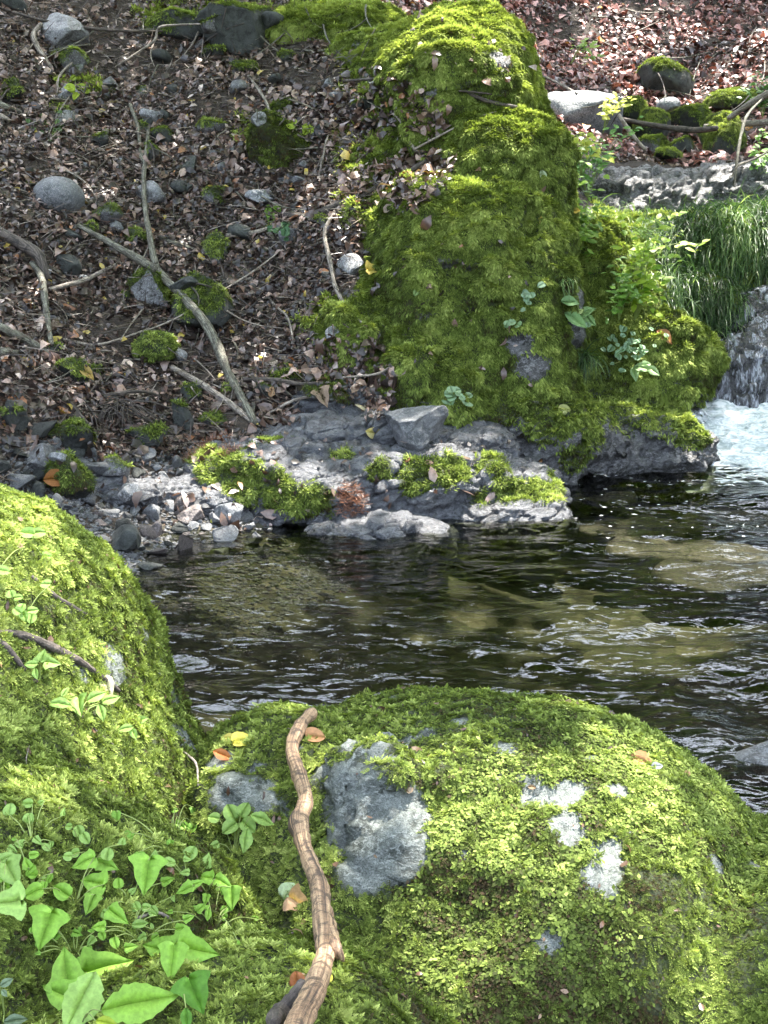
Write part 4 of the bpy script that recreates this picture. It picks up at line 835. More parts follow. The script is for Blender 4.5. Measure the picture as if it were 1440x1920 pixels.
valley([(1372,330),(1385,310),(1410,300),(1450,280)], [15,15,15,15], (1.5,2,2,1.5), PB, 'thin pale arching twig over the grass at the right edge')
valley([(1160,215),(1180,245),(1198,268),(1210,280)], [16.6,16.4,16.3,16.2], (3,4,3.5,3), PB, 'short whitish branch standing before the sun-bleached boulder')
# --- the big stick in front
sp = [(585,1337),(562,1362),(548,1405),(562,1455),(573,1495),(560,1545),(574,1597),(596,1655),(605,1725),(609,1785),(592,1850),(560,1918),(548,1960)]
sr = [13,17,19,19,20,21,22,23,24,26,28,30,30]
h0 = ALL.hit(585, 1345); h1 = ALL.hit(600, 1800); y0, y1 = h0[0][1], h1[0][1]
Ys = []
for i, (px, py) in enumerate(sp):
    t = (py-1337)/(1800-1337); y = y0*(1-t)+y1*t; h = ALL.hit(px, min(py, 1915)); Ys.append(min(y, (h[0][1] if h else y))-.035)
Ys = np.array(Ys)
for _ in range(3): Yn = Ys.copy(); Yn[1:-1] = np.minimum(Ys[1:-1], .5*(Ys[:-2]+Ys[2:])); Ys = Yn
P = np.array([at(a, b, y) for (a, b), y in zip(sp, Ys)]); rr = np.array(sr)*Ys/FPX*.84
rr = rr*(1+.10*np.array([0,1,-.6,.8,-.5,1,-.8,.3,.8,-.3,.5,0,0])); V, T, al, ro = tube(P, rr, 22, 9, .15, step=.006, fs=.8); al = al*.22
stick = mesh('bare_stick', V-P[6], T, M['drift'], att={'along': al, 'round': ro}); stick.location = P[6]
tag(stick, 'thick bare crooked stick leaning between the two near boulders', 'stick')
F_ = [at(600, 1690, Ys[7]-.01), at(618, 1735, Ys[8]-.012), at(630, 1775, Ys[9]-.005), at(642, 1806, Ys[9]-.0)]
V, T, al, ro = tube(np.array(F_), np.array([14, 13, 11, 6])*Ys[8]/FPX, 12, 4, .15, step=.008); mesh('broken_fork', V-P[6], T, M['drift'], parent=stick, att={'along': al, 'round': ro})
V, T, al, ro = tube(np.array([P[10]+[-.012, 0, 0], P[10]+[-.05, -.01, -.035], P[11]+[-.03, 0, .0]]), np.array([.012, .014, .008]), 10, 6, .3, step=.006); mesh('dark_knot', V-P[6], T, DB, parent=stick, att={'along': al, 'round': ro})
for pts_, r, m_, lb in [([(60,1085),(108,1125),(150,1150),(185,1168)], (4,5,5,3), DB, 'dark twig lying on the brightest moss of the left boulder'), ([(0,1205),(20,1225),(48,1260)], (5,6,4), DB, 'short dark stick at the left edge on the near boulder'),
   ([(0,1188),(50,1200),(110,1225),(165,1255),(225,1300)], (4,9,9,7,4), DB, 'strip of rotten brown bark running down the left boulder'), ([(140,1330),(175,1370),(212,1400)], (3,4,3), DB, 'small dark stick under the pale seedling leaves'), ([(255,1725),(300,1715),(345,1745)], (3,3,2), PB, 'thin brown stem arching over the moss among seedlings'),
   ([(345,1412),(368,1435),(372,1475)], (2,2.5,1.5), PB, 'thin yellow straw hooked over the edge of the left boulder'), ([(60,1455),(50,1430),(56,1400)], (1,1.2,1), PB, 'fine straw lying on the left boulder')]:
    branch(pts_, r, m_, lb, lift=.004, name='twig', cat='twig', seed=len(lb))
# ---------------------------------------------------------------- plants
def outline(kind):
    if kind == 'lobed': p = [(0,0),(-.06,.10),(-.05,.24),(.03,.36),(.1,.44),(.2,.36),(.32,.33),(.46,.32),(.6,.25),(.74,.16),(.88,.07),(1.0,0)]
    elif kind == 'serrated': p = [(0,0),(.08,.10),(.2,.20),(.26,.19),(.34,.27),(.40,.25),(.48,.27),(.54,.24),(.62,.23),(.68,.18),(.76,.15),(.82,.10),(.9,.06),(1,0)]
    elif kind == 'round': p = [(0,0),(-.03,.2),(.1,.40),(.34,.46),(.6,.42),(.84,.26),(1.0,0)]
    elif kind == 'wide': p = [(0,0),(-.08,.12),(-.07,.28),(.0,.44),(.09,.56),(.19,.50),(.27,.40),(.36,.35),(.47,.33),(.58,.29),(.70,.21),(.84,.10),(1,0)]
    else: p = [(0,0),(.14,.16),(.32,.27),(.52,.28),(.72,.2),(.88,.09),(1,0)]
    return np.array(p, float)
def leafmesh(kind, D, U, L, col, fold=.2, bend=.2, seed=0):
    p = outline(kind); D = unit(D); U = unit(U-(U@D)*D); S = np.cross(D, U); n = len(p)-2; rg = np.random.default_rng(seed); asym = rg.uniform(.85, 1.15)
    V, T = [], []
    def pt(t, w): return D*t*L + S*w*L + U*L*(fold*abs(w)*1.2-bend*t*t + .03*math.sin(t*9+seed))
    mids = [pt(max(q[0], .02)*.98 if q[0] > 0 else .02, 0) for q in p[1:-1]]
    V = [pt(0, 0)] + mids + [pt(1, 0)] + [pt(q[0], q[1]*asym*.55) for q in p[1:-1]] + [pt(q[0], q[1]) for q in p[1:-1]] + [pt(q[0], -q[1]*.55) for q in p[1:-1]] + [pt(q[0], -q[1]/asym) for q in p[1:-1]]
    a, b = n+2, 2*n+2
    for side in (0, 1):
        A = n+2+side*2*n; Bq = A+n
        rows = [list(range(1, n+1)), list(range(A, A+n)), list(range(Bq, Bq+n))]
        for r in (0, 1):
            for i in range(n-1): T += [[rows[r][i], rows[r+1][i], rows[r+1][i+1]], [rows[r][i], rows[r+1][i+1], rows[r][i+1]]]
        T += [[0, rows[1][0], rows[0][0]], [0, rows[2][0], rows[1][0]], [n+1, rows[0][-1], rows[1][-1]], [n+1, rows[1][-1], rows[2][-1]]]
    V = np.array(V); K = np.tile(np.array(col)*rg.uniform(.85, 1.15), (len(V), 1)); K[1:n+1] *= 1.35; return V, np.array(T), K
GRN = (.25, .45, .07); MINT = (.29, .45, .12); LIME = (.36, .46, .06); DEEP = (.09, .18, .04)
def plant(name, label, cat, leaves_, col, base, kind='lobed', lift=.035, group=None, stemc='bark', sr=.0011):
    "leaves_: (px, py, length px, angle deg in the picture, kind?)"
    hb = ALL.hit(*base)
    if hb is None: return
    B0 = hb[0]; root = bpy.data.objects.new(name, None); C.objects.link(root); root.location = B0; root.empty_display_size = .05; tag(root, label, cat, group)
    Vs, Ts, o_ = [], [], 0; rg = np.random.default_rng(int(base[0]*3+base[1]))
    for lf_ in leaves_:
        px, py, L, a = lf_[:4]; L = L*.88; kd = lf_[4] if len(lf_) > 4 else kind; cl = lf_[5] if len(lf_) > 5 else col
        h = ALL.hit(px, min(py, 1915))
        if h is None: continue
        up = np.array([0, -.25, 1.0]); lf__ = lift*rg.uniform(.6, 1.3); k0 = h[2]; Y = h[0][1]-lf__*1.2; cen = at(px, py, Y); k = Y/FPX*.98
        U = unit(np.array([rg.normal(0, .22), -.75+rg.normal(0, .15), .75])); rt = np.array([1., 0, 0]); dn = unit(np.cross(U, rt)); rt = unit(np.cross(dn, U))
        fs = max(abs(dn[2]*cs+dn[1]*sn), .35); D = math.cos(R(a))*rt + (-math.sin(R(a))*np.sign(dn[2] if abs(dn[2]) > .05 else 1)*-1)*(-dn)/fs*-1
        D = math.cos(R(a))*rt + math.sin(R(a))*(dn if dn[2] > 0 else -dn)/fs; Ln = L*k*np.linalg.norm(D)*.95; D = unit(D)
        V, T, K = leafmesh(kd, D, U, Ln, cl, rg.uniform(.05, .3), rg.uniform(.05, .25), int(px)); V = V-D*Ln*.5
        ob = mesh('leaf', V, T, M['plant'], parent=root, col=K); ob.location = cen-B0
        q = cen-D*Ln*.48; mid = (q+B0)/2+np.array([0, 0, .06*np.linalg.norm(q-B0)+.002]); sv, st, _, _ = tube(np.array([B0-[0, 0, .01], mid, q])-B0, np.array([sr*1.2, sr, sr*.7]), 5, 1, .0); Vs.append(sv); Ts.append(st+o_); o_ += len(sv)
    if Vs: mesh('stem', np.concatenate(Vs), np.concatenate(Ts), M['stemgreen'], parent=root)
    return root
M['stemgreen'] = leaf_mat('green_stem', 0, plain=(.22, .28, .08))
V_ = 'vine seedling'
plant('vine_plant', 'cluster of broad green lobed leaves in the middle of the left boulder', V_, [(155,1617,62,200),(203,1622,56,-15),(172,1653,66,170,'wide'),(115,1670,48,150,'round'),(62,1673,48,200,'round'),(168,1696,44,250)], GRN, (140,1690))
plant('vine_plant', 'single large notched leaf with small leaves right of the green cluster', V_, [(275,1642,80,265,'wide'),(222,1718,58,-30),(222,1655,24,100,'round'),(316,1650,34,20)], GRN, (245,1690))
plant('vine_plant', 'pale green leaves at the left edge of the left boulder', V_, [(8,1692,90,190,'wide'),(22,1640,66,-50,'wide'),(16,1606,44,20)], MINT, (5,1720))
plant('vine_plant', 'spiky star-shaped green leaf on the lower left moss', V_, [(84,1745,92,255,'wide'),(114,1720,60,15,'wide')], GRN, (80,1790))
plant('vine_plant', 'pair of pointed green leaves joined like wings near the stick', V_, [(300,1780,100,165,'wide'),(372,1782,100,-10,'wide'),(322,1805,80,265)], GRN, (330,1830), lift=.05)
plant('vine_plant', 'biggest overlapping leaves in the bottom left corner with long serrated leaf', V_, [(122,1812,100,105,'wide'),(205,1810,120,15,'wide'),(110,1862,110,160,'wide'),(150,1880,150,245,'serrated',MINT),(262,1878,200,12,'serrated',GRN),(200,1918,60,-10,'oval',LIME)], GRN, (150,1915), lift=.07)
plant('vine_plant', 'darker green hanging leaf beneath the wing-shaped pair', V_, [(368,1868,90,-60,'wide',(.10,.24,.03)),(350,1910,50,-80,'oval',(.10,.24,.03))], DEEP, (340,1850), lift=.04)
plant('seedling', 'seedling with serrated mint leaves at the right edge of the left boulder', 'seedling', [(432,1520,40,120,'round'),(458,1517,36,60,'round'),(494,1535,70,-5,'serrated'),(430,1552,40,215,'round'),(466,1550,40,-30,'round'),(460,1577,52,265,'serrated'),(400,1533,30,170,'round'),(402,1585,24,200,'round')], MINT, (440,1600))
plant('seedling', 'tiny round-leaved seedling above the lobed green leaves', 'seedling', [(146,1556,30,120,'round'),(160,1572,28,-50,'round'),(128,1550,20,180,'round')], MINT, (150,1585))
plant('seedling', 'row of small mint leaves right of the notched leaf', 'seedling', [(290,1602,26,90),(358,1598,32,60,'round'),(388,1612,36,80),(320,1616,30,0,'round'),(345,1636,26,180),(352,1612,20,0)], MINT, (350,1640))
plant('seedling', 'drooping small leaves over the dark hollow on the left boulder', 'seedling', [(385,1645,46,170),(420,1655,50,-20),(434,1685,52,-85),(345,1668,44,200),(372,1655,30,20)], GRN, (390,1670))
plant('seedling', 'scattered small leaves above the wing-shaped pair', 'seedling', [(183,1738,40,180),(192,1755,20,-60,'round'),(216,1768,24,-60,'round'),(247,1775,34,10),(355,1721,28,20),(342,1740,38,0),(263,1732,44,10,'serrated',MINT),(290,1757,22,200,'round')], GRN, (265,1760))
plant('seedling', 'tiny pale leaves above the pale leaves of the left edge', 'seedling', [(140,1600,28,180,'round'),(126,1605,24,180,'round'),(202,1600,30,80,'round'),(230,1575,20,90)], MINT, (170,1610))
plant('seedling', 'pale mint seedling beside the rotten bark strip', 'seedling', [(110,1318,60,175,'oval'),(148,1325,44,-70,'wide'),(180,1305,50,30,'oval'),(206,1310,50,20,'oval'),(122,1296,26,60,'oval'),(190,1335,36,-60,'oval')], MINT, (150,1345))
plant('seedling', 'small mint leaves lower right of the pale mint seedling', 'seedling', [(235,1365,40,190,'oval'),(265,1350,36,20,'oval'),(250,1375,30,-60,'oval')], MINT, (250,1385))
plant('seedling', 'small mint leaves just above the rotten bark strip', 'seedling', [(58,1245,36,180,'oval'),(80,1228,30,80,'wide'),(100,1243,40,0,'wide'),(66,1262,28,-70,'oval')], MINT, (75,1270))
plant('seedling', 'trefoil seedlings beside the dark twig on the left boulder', 'seedling', [(20,1112,22,120,'round'),(35,1120,22,0,'round'),(32,1145,24,150,'round'),(62,1145,28,10,'round'),(45,1155,22,-60,'round'),(58,1160,22,-90,'round'),(40,1138,24,80,'round'),(84,1095,30,170,'round')], MINT, (40,1165))
plant('seedling', 'two pale leaves on the bright crest of the left boulder', 'seedling', [(50,1000,36,170,'round'),(72,998,34,10,'round'),(88,1043,26,0,'round'),(8,1070,30,0,'round')], MINT, (62,1020))
for q, (x_, y_, lb_) in enumerate([(60,1640,'drift of tiny round leaves above the star-shaped leaf'),(250,1720,'drift of tiny round leaves between the notched and wing-shaped leaves'),(140,1770,'drift of tiny round leaves above the biggest leaves'),(400,1720,'drift of tiny round leaves right of the wing-shaped pair'),(60,1560,'drift of tiny round leaves above the left edge leaves'),(320,1570,'drift of tiny round leaves above the row of mint leaves')]):
    r_ = np.random.default_rng(700+q); plant('seedling', lb_, 'seedling', [(x_+r_.normal(0, 42), y_+r_.normal(0, 26), r_.uniform(14, 30), r_.uniform(0, 360), ['round', 'oval', 'lobed'][j % 3]) for j in range(13)], [GRN, MINT, (.20, .38, .06)][q % 3], (x_, y_+20), lift=.02)
plant('seedling', 'greyish leaves in the bottom left corner', 'seedling', [(12,1842,36,30,'oval'),(28,1912,60,10,'oval'),(8,1862,24,-40,'oval')], (.16, .22, .14), (8,1900))
# small plants on the big boulder
P_ = 'plant'
def cl(cx, cy, n, sp_, sz, seed, kinds=('round',)):
    r = np.random.default_rng(seed); return [(cx+r.normal(0, sp_[0]), cy+r.normal(0, sp_[1]), sz*r.uniform(.6, 1.3), r.uniform(0, 360), kinds[i % len(kinds)]) for i in range(n)]
plant('leafy_plant', 'cluster of pale round leaves on the shaded right shoulder of the big boulder', P_, cl(1178,650,40,(28,22),14,1), (.28,.42,.26), (1180,680), lift=.10)
plant('leafy_plant', 'tuft of strap leaves left of the round-leaved cluster', P_, [(1095,585,60,20,'oval'),(1080,598,60,-35,'oval'),(1105,600,40,-50,'oval'),(1070,565,50,10,'oval')], (.2,.34,.14), (1070,590), lift=.08)
plant('leafy_plant', 'tiny white-edged plant on the boulder face', P_, cl(990,555,8,(12,8),16,3), (.34,.48,.32), (990,565), lift=.04)
plant('leafy_plant', 'small pale plant lower on the boulder face near the corner', P_, cl(968,605,6,(10,6),14,4), (.28,.42,.24), (968,612), lift=.04)
plant('leafy_plant', 'pale seedling at the foot of the boulder face above the perched stone', P_, cl(860,740,9,(18,8),20,5), (.34,.48,.3), (858,752), lift=.04)
plant('leafy_plant', 'lance-leaved plant below the round-leaved cluster', P_, [(1205,690,46,-20,'oval'),(1225,695,36,-40,'oval'),(1190,700,30,-80,'oval'),(1212,682,30,20,'oval')], (.32,.46,.22), (1200,705), lift=.08)
plant('leafy_plant', 'small dark green plant in the litter left of the dark rotten log', P_, cl(535,432,12,(14,12),18,7), (.08,.17,.08), (535,445), lift=.04)
plant('leafy_plant', 'bright sprig lying on top of the large mossy block', P_, cl(575,238,7,(14,5),20,8), LIME, (575,246), lift=.05)
plant('leafy_plant', 'bright green sprig beside the long thin pale slab', P_, cl(510,395,6,(9,6),16,9), (.2,.34,.06), (510,402), lift=.04)
plant('leafy_plant', 'low yellow-green plant in the upper left litter', P_, cl(140,165,10,(24,10),20,10), LIME, (140,172), lift=.05)
plant('leafy_plant', 'sparse green weeds above the egg-shaped stone', P_, cl(95,240,14,(22,16),14,11), (.13,.22,.09), (95,255), lift=.05)
def shrub(label, cx, cy, Y, n, sp_, L, cols, seed, base, name='leafy_shrub'):
    r = np.random.default_rng(seed); B0 = at(base[0], base[1], Y+.12); root = bpy.data.objects.new(name, None); C.objects.link(root); root.location = B0; tag(root, label, 'shrub'); Vs, Ts, o_ = [], [], 0
    cd = Cards(); nst = max(3, n//14)
    for s in range(nst):
        tip = at(cx+r.normal(0, sp_[0]), cy+r.normal(0, sp_[1]), Y+r.normal(0, .12)); mid = (tip+B0)/2+[0, -.04, .12]; C_ = crom([B0, mid, tip], 12); sv, st, _, _ = tube(C_-B0, np.array([.004, .0025, .0012]), 5, s, .05); Vs.append(sv); Ts.append(st+o_); o_ += len(sv)
        k = 14; P = C_[r.integers(4, 12, k)]+r.normal(0, .03, (k, 3)); d = r.normal(0, 1, (k, 3))*[1, .7, .3]+(tip-B0)*.6; U = unit(np.stack([r.normal(0, .3, k), -.45+r.normal(0, .25, k), np.full(k, .8)], 1)); d = unit(d-(d*U).sum(1)[:, None]*U)
        l = L*r.uniform(.6, 1.3, k); K = pal([(0, cols[0]), (1, cols[1])], r.random(k)); cd.leaf(P, d, U, l, l*.5, K, r.normal(.08, .1, k), .2*r.random(k))
    mesh('stem', np.concatenate(Vs), np.concatenate(Ts), M['stemgreen'], parent=root); f = cd.build('foliage', M['foliage'], parent=root); V = f.data; f.matrix_parent_inverse = Matrix.Translation(-Vector(B0)); return root
SH = [('bright yellow-green shrub hanging over the right edge of the big boulder', 1215,500,11.4,240,(38,46),.085,((.12,.24,.02),(.38,.5,.06)),(1190,600)), ('yellow-green shrub spray reaching toward the grass', 1270,470,11.8,42,(40,18),.09,((.2,.34,.03),(.45,.56,.08)),(1180,520)),
 ('green leafy shrub along the upper right shoulder of the big boulder', 1090,400,11.75,330,(30,62),.075,((.08,.18,.025),(.26,.40,.06)),(1080,500)), ('yellow-leaved sapling standing behind the big boulder', 1098,278,12.6,80,(18,14),.085,((.42,.5,.08),(.6,.62,.14)),(1090,335)),
 ('green undergrowth below the yellow sapling', 1110,300,12.9,170,(45,30),.08,((.10,.24,.05),(.22,.42,.12)),(1100,370)), ('yellowish sprig over the sun-bleached boulder', 1150,205,15.0,56,(22,14),.09,((.5,.55,.1),(.62,.62,.16)),(1130,250)),
 ('green shrub with round leaves at the lower right corner of the boulder', 1160,540,11.2,120,(30,40),.07,((.06,.15,.02),(.2,.36,.06)),(1160,600)), ('pale green weeds at the far right above the grass', 1420,290,15.2,90,(25,22),.09,((.12,.26,.06),(.3,.46,.14)),(1420,330)),
 ('small green sprig in the dark litter of the far slope', 1075,100,16.0,40,(22,8),.09,((.16,.28,.06),(.4,.5,.14)),(1070,120)), ('ferny green growth at the upper right edge', 1425,175,17,110,(25,25),.1,((.05,.13,.03),(.16,.30,.07)),(1430,220)), ('slender yellow-green spray drooping from the grassy bank', 1235,430,12.4,56,(60,30),.08,((.16,.30,.03),(.4,.5,.07)),(1180,480))]
for i, s in enumerate(SH): shrub(*s[:8], seed=500+i, base=s[8])
# ---------------------------------------------------------------- grass on the bank and sedge tuft
rg = np.random.default_rng(88); G = [(0, (.022, .05, .016)), (.35, (.06, .12, .04)), (.7, (.16, .27, .08)), (1, (.42, .50, .20))]
def grass(name, P, Nn, L, W, sh, rg, out=np.array([-.35, -.8, .35]), dr=.46):
    k = len(P); D = unit(np.array([0, 0, .55])+out*(.4+.9*rg.random((k, 1)))+.33*rg.standard_normal((k, 3))); cd = Cards()
    lay_ = rg.standard_normal((k, 3)); S = unit(np.cross(D, np.array([0, -1.0, .4])+.5*lay_))
    cd.blade(P, D, None, L*(.5+.9*rg.random(k)), W*(.7+.6*rg.random(k)), pal(G, np.clip(sh+.24*rg.standard_normal(k)+.45*fbm(P, 2.6, 2, 33), 0, 1)), dr*(.6+.8*rg.random(k)), 6, side=S); return cd
c = TV[T_near].mean(1); a, b, _ = proj(c)
gz = (c[:, 0] > 1.35) & (c[:, 1] > 11.9) & (c[:, 1] < 15.9) & (a > 1080) & (a < 1620) & (b > 392) & (b < 690) & (b < np.where(a > 1270, 690-(a-1270)*.74, 700)); clump = sst(-.45, .25, fbm(c, 2.3, 2, 35))
P, Nn, _ = sample(TV, T_near, 6500, gz*(.15+clump), rg); px_, py_, _ = proj(P)
keep = rg.random(len(P)) < .12+.88*sst(440, 540, py_); P, Nn, px_, py_ = P[keep], Nn[keep], px_[keep], py_[keep]
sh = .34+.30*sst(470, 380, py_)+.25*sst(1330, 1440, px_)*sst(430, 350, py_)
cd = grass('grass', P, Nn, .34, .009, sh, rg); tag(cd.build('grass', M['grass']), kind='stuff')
c = UV[UT].mean(1); P, Nn, _ = sample(UV, UT, 2600, (vnormals(UV, UT)[UT].mean(1)[:, 2] > .1)*inview(c, 80).astype(float), rg); cd = grass('grass', P, Nn, .34, .010, .35+0*P[:, 0], rg, dr=.42); tag(cd.build('grass', M['grass']), kind='stuff')
for (px, py, Y, n, L, lb) in [(1095,700,None,150,.26,'arching sedge tuft in the notch of the big boulder'),(1060,560,None,40,.16,'short grass tuft on the corner of the big boulder'),(1235,560,12.3,130,.36,'dark hanging grass tuft left of the bank'),(1262,600,12.1,100,.30,'lowest hanging grass tuft above the cascade pool')]:
    if Y is None: P0 = ALL.hit(px, py-30)[0]
    else: P0 = at(px, py-40, Y)
    P = P0+rg.normal(0, .035 if Y is None else .12, (n, 3))*[1, .7, .5]; cd = grass('g', P, None, L, .008, .5+0*P[:, 0], rg, out=np.array([0, -.9, .1]), dr=.4); tag(cd.build('grass_tuft', M['grass']), lb, 'grass tuft')
# ---------------------------------------------------------------- single fallen leaves
FL = [(455,1392,36,20,(.72,.62,.12),'round','yellow round leaf on the grey end of the right near boulder'),(430,1388,30,170,(.7,.6,.16),'oval','narrow yellow leaf beside the yellow round leaf'),(418,1418,36,-20,(.42,.16,.06),'oval','rusty leaf below the two yellow leaves'),
 (588,1385,34,10,(.52,.28,.14),'round','curled orange-brown leaf right of the stick top'),(1200,1430,52,-20,(.46,.24,.11),'oval','orange-brown dead leaf on the right shoulder of the right boulder'),(1228,1441,26,20,(.35,.36,.38),'oval','small grey leaf tip beside the orange-brown dead leaf'),
 (1285,1455,20,60,(.4,.24,.14),'oval','small tan leaf right of the grey leaf tip'),(32,760,62,-70,(.50,.24,.13),'oval','large pinkish-orange leaf hanging at the left edge'),(106,898,50,5,(.42,.18,.06),'oval','rusty wet leaves behind the near boulder crest'),
 (703,505,28,10,(.66,.5,.12),'wide','yellow-orange leaf stuck on the boulder moss'),(45,682,40,10,(.6,.42,.1),'oval','ochre leaf below the mossy stub'),(160,695,36,-40,(.6,.42,.14),'oval','ochre leaf on the small mossy stone'),
 (565,1695,44,-30,(.5,.32,.18),'wide','brown curled leaf left of the stick'),(548,1675,38,40,(.5,.62,.36),'round','pale green curled leaf left of the stick'),(556,1850,50,-80,(.34,.14,.06),'oval','rusty brown leaf behind the foot of the stick'),(614,1843,24,60,(.62,.6,.1),'oval','small yellow leaf touching the stick'),
 (196,1285,50,-60,(.62,.55,.38),'oval','pale dry leaf standing by the rotten bark'),(1018,330,24,-70,(.55,.65,.42),'oval','pale green leaf fallen on the boulder shoulder'),(782,548,20,60,(.3,.42,.16),'oval','green leaf stuck upright on the boulder moss'),(1058,768,22,0,(.65,.68,.3),'round','pale yellow leaf on the mossy ridge above the waterline'),
 (683,762,34,-20,(.62,.55,.36),'round','cream leaf left of the perched stone'),(702,812,36,-15,(.66,.56,.24),'oval','yellowish leaf tucked under the perched stone'),(1012,864,22,40,(.5,.26,.1),'oval','orange leaf in the ledge crack'),(764,862,20,80,(.42,.2,.12),'oval','reddish leaf below the perched stone'),(1085,585,18,30,(.4,.5,.2),'oval','small green leaf by the strap leaves'),
 (405,975,22,30,(.62,.6,.1),'oval','small yellow-green leaf among sunlit pebbles'),(230,772,34,10,(.45,.32,.2),'wide','tan curled leaf on top of the root mass'),(508,735,22,70,(.55,.35,.2),'oval','tan leaf beside the hanging rootlets'),(605,745,34,-60,(.5,.36,.26),'wide','tan leaf on the brown mossy rock'),(1000,1478,16,0,(.3,.2,.12),'oval','small brown leaf by the pinkish rock patch'),
 (1075,395,22,10,(.6,.42,.08),'oval','orange leaf in the shrub beside the boulder'),(1245,630,34,-40,(.45,.22,.12),'oval','red-brown dead leaf above the cascade pool'),(475,1545,1,0,(.1,.1,.1),'oval','')]
for (px, py, L, a, c, kd, lb) in FL:
    if not lb: continue
    h = ALL.hit(px, py)
    if h is None: continue
    rt = np.array([1., 0, 0]); U = unit(h[1]+[0, -.7, .5]); dn = unit(np.cross(U, rt)); dn = dn if dn[2] > 0 else -dn; D = math.cos(R(a))*rt+math.sin(R(a))*dn
    V, T, K = leafmesh(kd, D, U, L*h[2]*1.1, c, .3, .3, int(px+py)); cc = h[0]+U*.012; V = V-unit(D)*L*h[2]*.5; o = mesh('fallen_leaf', V, T, M['plant'], col=K); o.location = cc; tag(o, lb, 'leaf')
# root mass in the bank: many fine roots from one clod
rg = np.random.default_rng(15); Vs, Ts, o_ = [], [], 0; h = ALL.hit(225, 775); c0 = h[0]
for i in range(46):
    a = h[0]+rg.normal(0, .05, 3)*[1.3, .5, .6]+[0, -.06, .06]; d = np.array([rg.uniform(-.28, .42), -.12-.1*rg.random(), -.05-.12*rg.random()]); V, T, _, _ = tube(np.array([a, a+d*.5+[0, -.03, .04], a+d])-c0, np.array([.006, .004, .002]), 5, i, .1); Vs.append(V); Ts.append(T+o_); o_ += len(V)
tag(mesh('root_mass', np.concatenate(Vs), np.concatenate(Ts), DB), 'tangle of fine brown roots in the bank above the pebble bar', 'roots').location = c0
# ---------------------------------------------------------------- unseen trees above and beside the frame, crowns shaped to dapple the light
rg = np.random.default_rng(7)
TR = [(-5.2,4.5),(-6.6,10.5),(5.4,2.5),(7.4,8.0),(8.2,14.5),(-7.5,15.5),(-2.0,19.6),(2.2,27.5),(9.5,21),(-3.4,-1.5),(1.4,20.8+6),(-9,21),(6.5,30),(-.4,24.5)]
def targets():  # spots where sun patches should land through the crowns
    L = []
    for px, py, r in [(800,60,.40),(900,120,.42),(960,170,.3),(1000,95,.22),(850,140,.25),(740,90,.2),(930,60,.2),(1085,205,.6),(1140,45,.6),(1180,95,.55),(1120,120,.4),(1215,160,.5),(1400,130,.7),(1330,195,.4),(1430,80,.4),(1300,70,.3),(1250,20,.3),(1240,200,.3),
      (805,300,.17),(840,300,.12),(770,330,.14),(720,320,.14),(330,940,.3),(290,960,.2),(420,975,.25),(480,995,.2),(370,1005,.2),(440,1005,.2),(560,965,.2),(650,960,.15),(740,950,.22),(790,900,.2),(830,890,.2),(890,880,.2),(960,900,.2),(1010,955,.18),(800,975,.2),(900,960,.15),(600,930,.14),(480,860,.12),
      (1250,765,.2),(1300,800,.15),(1200,1010,.4),(1300,1045,.45),(1400,1000,.4),(1130,960,.3),(1000,1040,.25),(860,1040,.2),
      (40,985,.13),(110,1045,.16),(170,1110,.18),(235,1165,.17),(100,1120,.10),(270,1230,.08),(50,1060,.12),(310,1500,.10),(200,1480,.07),(90,1420,.06),(250,1440,.06),(380,1600,.05),(660,1760,.08),(730,1830,.07),
      (880,1530,.15),(830,1590,.12),(960,1490,.10),(1020,1480,.08),(940,1600,.12),(1080,1450,.10),(1180,1470,.10),(1240,1520,.07),(1120,1560,.05),(1200,1730,.06),(1050,1700,.05),(1340,1680,.07),(1380,1500,.06),(700,1420,.05),(900,1700,.04),
      (555,1430,.06),(565,1540,.05),(600,1680,.05),(590,1850,.08),(395,1370,.09),(1420,385,.5),(1200,400,.35),(1330,380,.3),(1400,470,.25),(1200,490,.3),(1100,290,.2),(1230,540,.2),(1350,265,.3),(1180,1440,.08),(1120,1450,.08)]:
        h = ALL.hit(px, py) if not (py > 890 and px > 1010 and py < 1080) else (onz(px, py), 0, 0)
        if h: L.append((h[0], r))
    return L
TG = targets(); Sv = np.array(SUN)
k = 58000; zc = 6.2+5.5*rg.random(k); base = np.stack([rg.uniform(-6.5, 8.5, k), rg.uniform(-.6, 30, k), 0*zc], 1); P = base + Sv*(zc/Sv[2])[:, None]
sky_gap = sst(.18, .34, fbm(base*[1, 1, 0], .55, 2, 200)); P[:, 2] += np.maximum(0, (P[:, 1]-12))*.50
bx, by = base[:, 0], base[:, 1]; hole = fbm(base*[1, 1, 0], 1.1, 2, 209); cut = (((bx > 1.4) & (bx < 4.5) & (by > 12) & (by < 15.8) & (hole > -.05)) | ((bx > -1.2) & (bx < 4) & (by > 4.2) & (by < 8.6) & (hole > .34)) | ((bx < .8) & (by > 15.4) & (hole > -.25)) | ((bx > 4.8) & (hole > .1)) | ((bx < -3.6) & (hole > .1))); P = P[~cut]; k = len(P)  # crown gaps opened for sky reflections in the pool and sunlit grass
k2 = 26000; Q = np.stack([rg.uniform(-16, 16, k2), rg.uniform(-4, 34, k2), rg.uniform(4, 13, k2)], 1); Q[:, 2] += np.maximum(0, Q[:, 1]-10)*.35+np.maximum(0, abs(Q[:, 0])-6)*.2
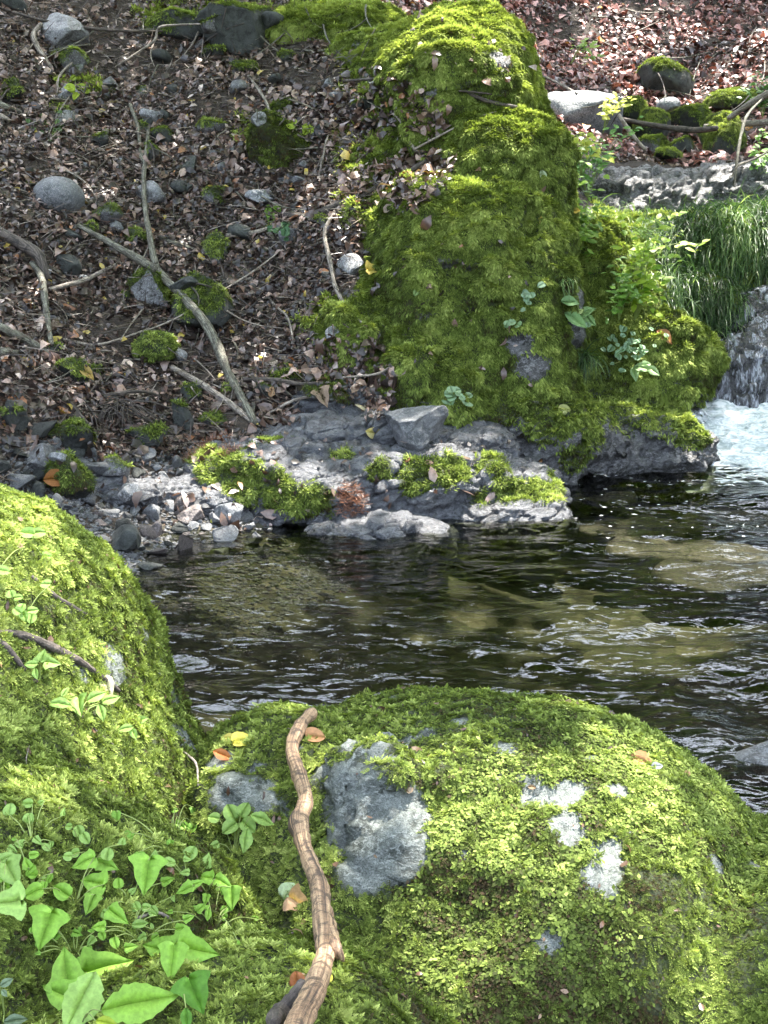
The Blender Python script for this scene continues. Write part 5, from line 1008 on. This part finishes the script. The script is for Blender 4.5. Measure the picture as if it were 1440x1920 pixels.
Q = Q[(abs(Q[:, 0]) > 5) | (Q[:, 1] > 18)]; cl_ = (fbm(Q, .5, 2, 202) > .05) & ~((Q[:, 1] > 16) & (Q[:, 0] < 1.5) & (fbm(Q, .8, 2, 205) > -.2)); Q = Q[cl_]; k3 = 30000; E = np.stack([rg.uniform(1.0, 9, k3), rg.uniform(15.5, 30, k3), 0*np.ones(k3)], 1); E = E+Sv*((8+6*rg.random(k3))/Sv[2])[:, None]; E[:, 2] += (E[:, 1]-12)*.5; Q = np.concatenate([Q, E]); P = np.concatenate([P, Q])  # last batch of leaves added to darken the far slope
keep = np.ones(len(P), bool); nz = fbm(P, 2.2, 2, 203)
for c, r in TG:
    d = P-c; s = d@Sv; q = np.linalg.norm(d-s[:, None]*Sv, axis=1); keep &= ~((q < r+.10+.10*nz) & (s > 1))  # crown leaves cleared along the sun direction to light each target
a, b, f = proj(P); keep &= ~((P[:, 1] > .3) & (a > -260) & (a < 1700) & (b > -260)); P = P[keep]
own = np.argmin(np.stack([(P[:, 0]-x)**2+(P[:, 1]-y)**2 for x, y in TR], 1), 1)
LT = ['unseen tree shaped to dapple the pool, with yellow-green crown', 'tree']
where = ['left bank beside the camera', 'left bank beside the pebble bar', 'right bank beside the camera', 'right bank beside the pool', 'right bank above the grass', 'left slope above the frame', 'top of the litter slope', 'crest of the far slope', 'far right slope', 'left bank behind the camera', 'middle of the far slope crest', 'far left slope', 'highest point of the far right slope', 'saddle behind the litter slope']
for i, (x, y) in enumerate(TR):
    z0 = tz(np.array([[x, y]]))[0]-.2; root = bpy.data.objects.new('tree', None); C.objects.link(root); root.location = (x, y, z0); tag(root, 'unseen broadleaf tree with crown shaped for dapple, on the '+where[i], 'tree', 'unseen trees shaped to dapple the stream')
    m = own == i
    if m.sum() < 5: top = np.array([x, y, z0+9.0])
    else: top = P[m].mean(0)
    b0 = np.array([x, y, z0]); lean = (top-b0)*[.25, .25, 0]; tp = np.array([x, y, max(top[2], z0+6)])+lean
    V, T, al, ro = tube(np.array([b0, b0+(tp-b0)*[.25, .25, .5], tp])-b0, np.array([.24, .16, .07]), 12, i, .1, step=.25); mesh('trunk', V, T, M['bark'], parent=root, att={'along': al, 'round': ro})
    if m.sum() >= 5:
        Pm = P[m]; Vs, Ts, o_ = [], [], 0
        for j in rg.choice(len(Pm), 9):
            s0 = b0+(tp-b0)*rg.uniform(.55, .95); e = Pm[j]; md = (s0+e)/2+[0, 0, .3]
            aa, bb, ff = proj(np.array([s0, md, e]))
            if ((bb > -60) & (aa > -100) & (aa < 1540)).any() and y > 0: continue
            V, T, _, _ = tube(np.array([s0, md, e])-b0, np.array([.07, .04, .015]), 7, j % 50, .1, step=.2); Vs.append(V); Ts.append(T+o_); o_ += len(V)
        if Vs: mesh('limb', np.concatenate(Vs), np.concatenate(Ts), M['bark'], parent=root)
        kk = len(Pm); cd = Cards(); U = unit(np.stack([rg.normal(0, .45, kk), rg.normal(0, .45, kk), np.ones(kk)], 1)+.5*Sv); d = rg.standard_normal((kk, 3)); D = unit(d-(d*U).sum(1)[:, None]*U); l = rg.uniform(.16, .34, kk)
        cd.leaf(Pm-b0, D, U, l, l*.62, pal([(0, (.05, .11, .015)), (.6, (.13, .25, .03)), (1, (.30, .40, .05))], rg.random(kk)), .1*rg.standard_normal(kk), .15*rg.random(kk)); cd.build('crown', M['foliage'], parent=root)
for o in C.objects:
    if o.type == 'MESH' and o.name.startswith('conifer_needles'): pass
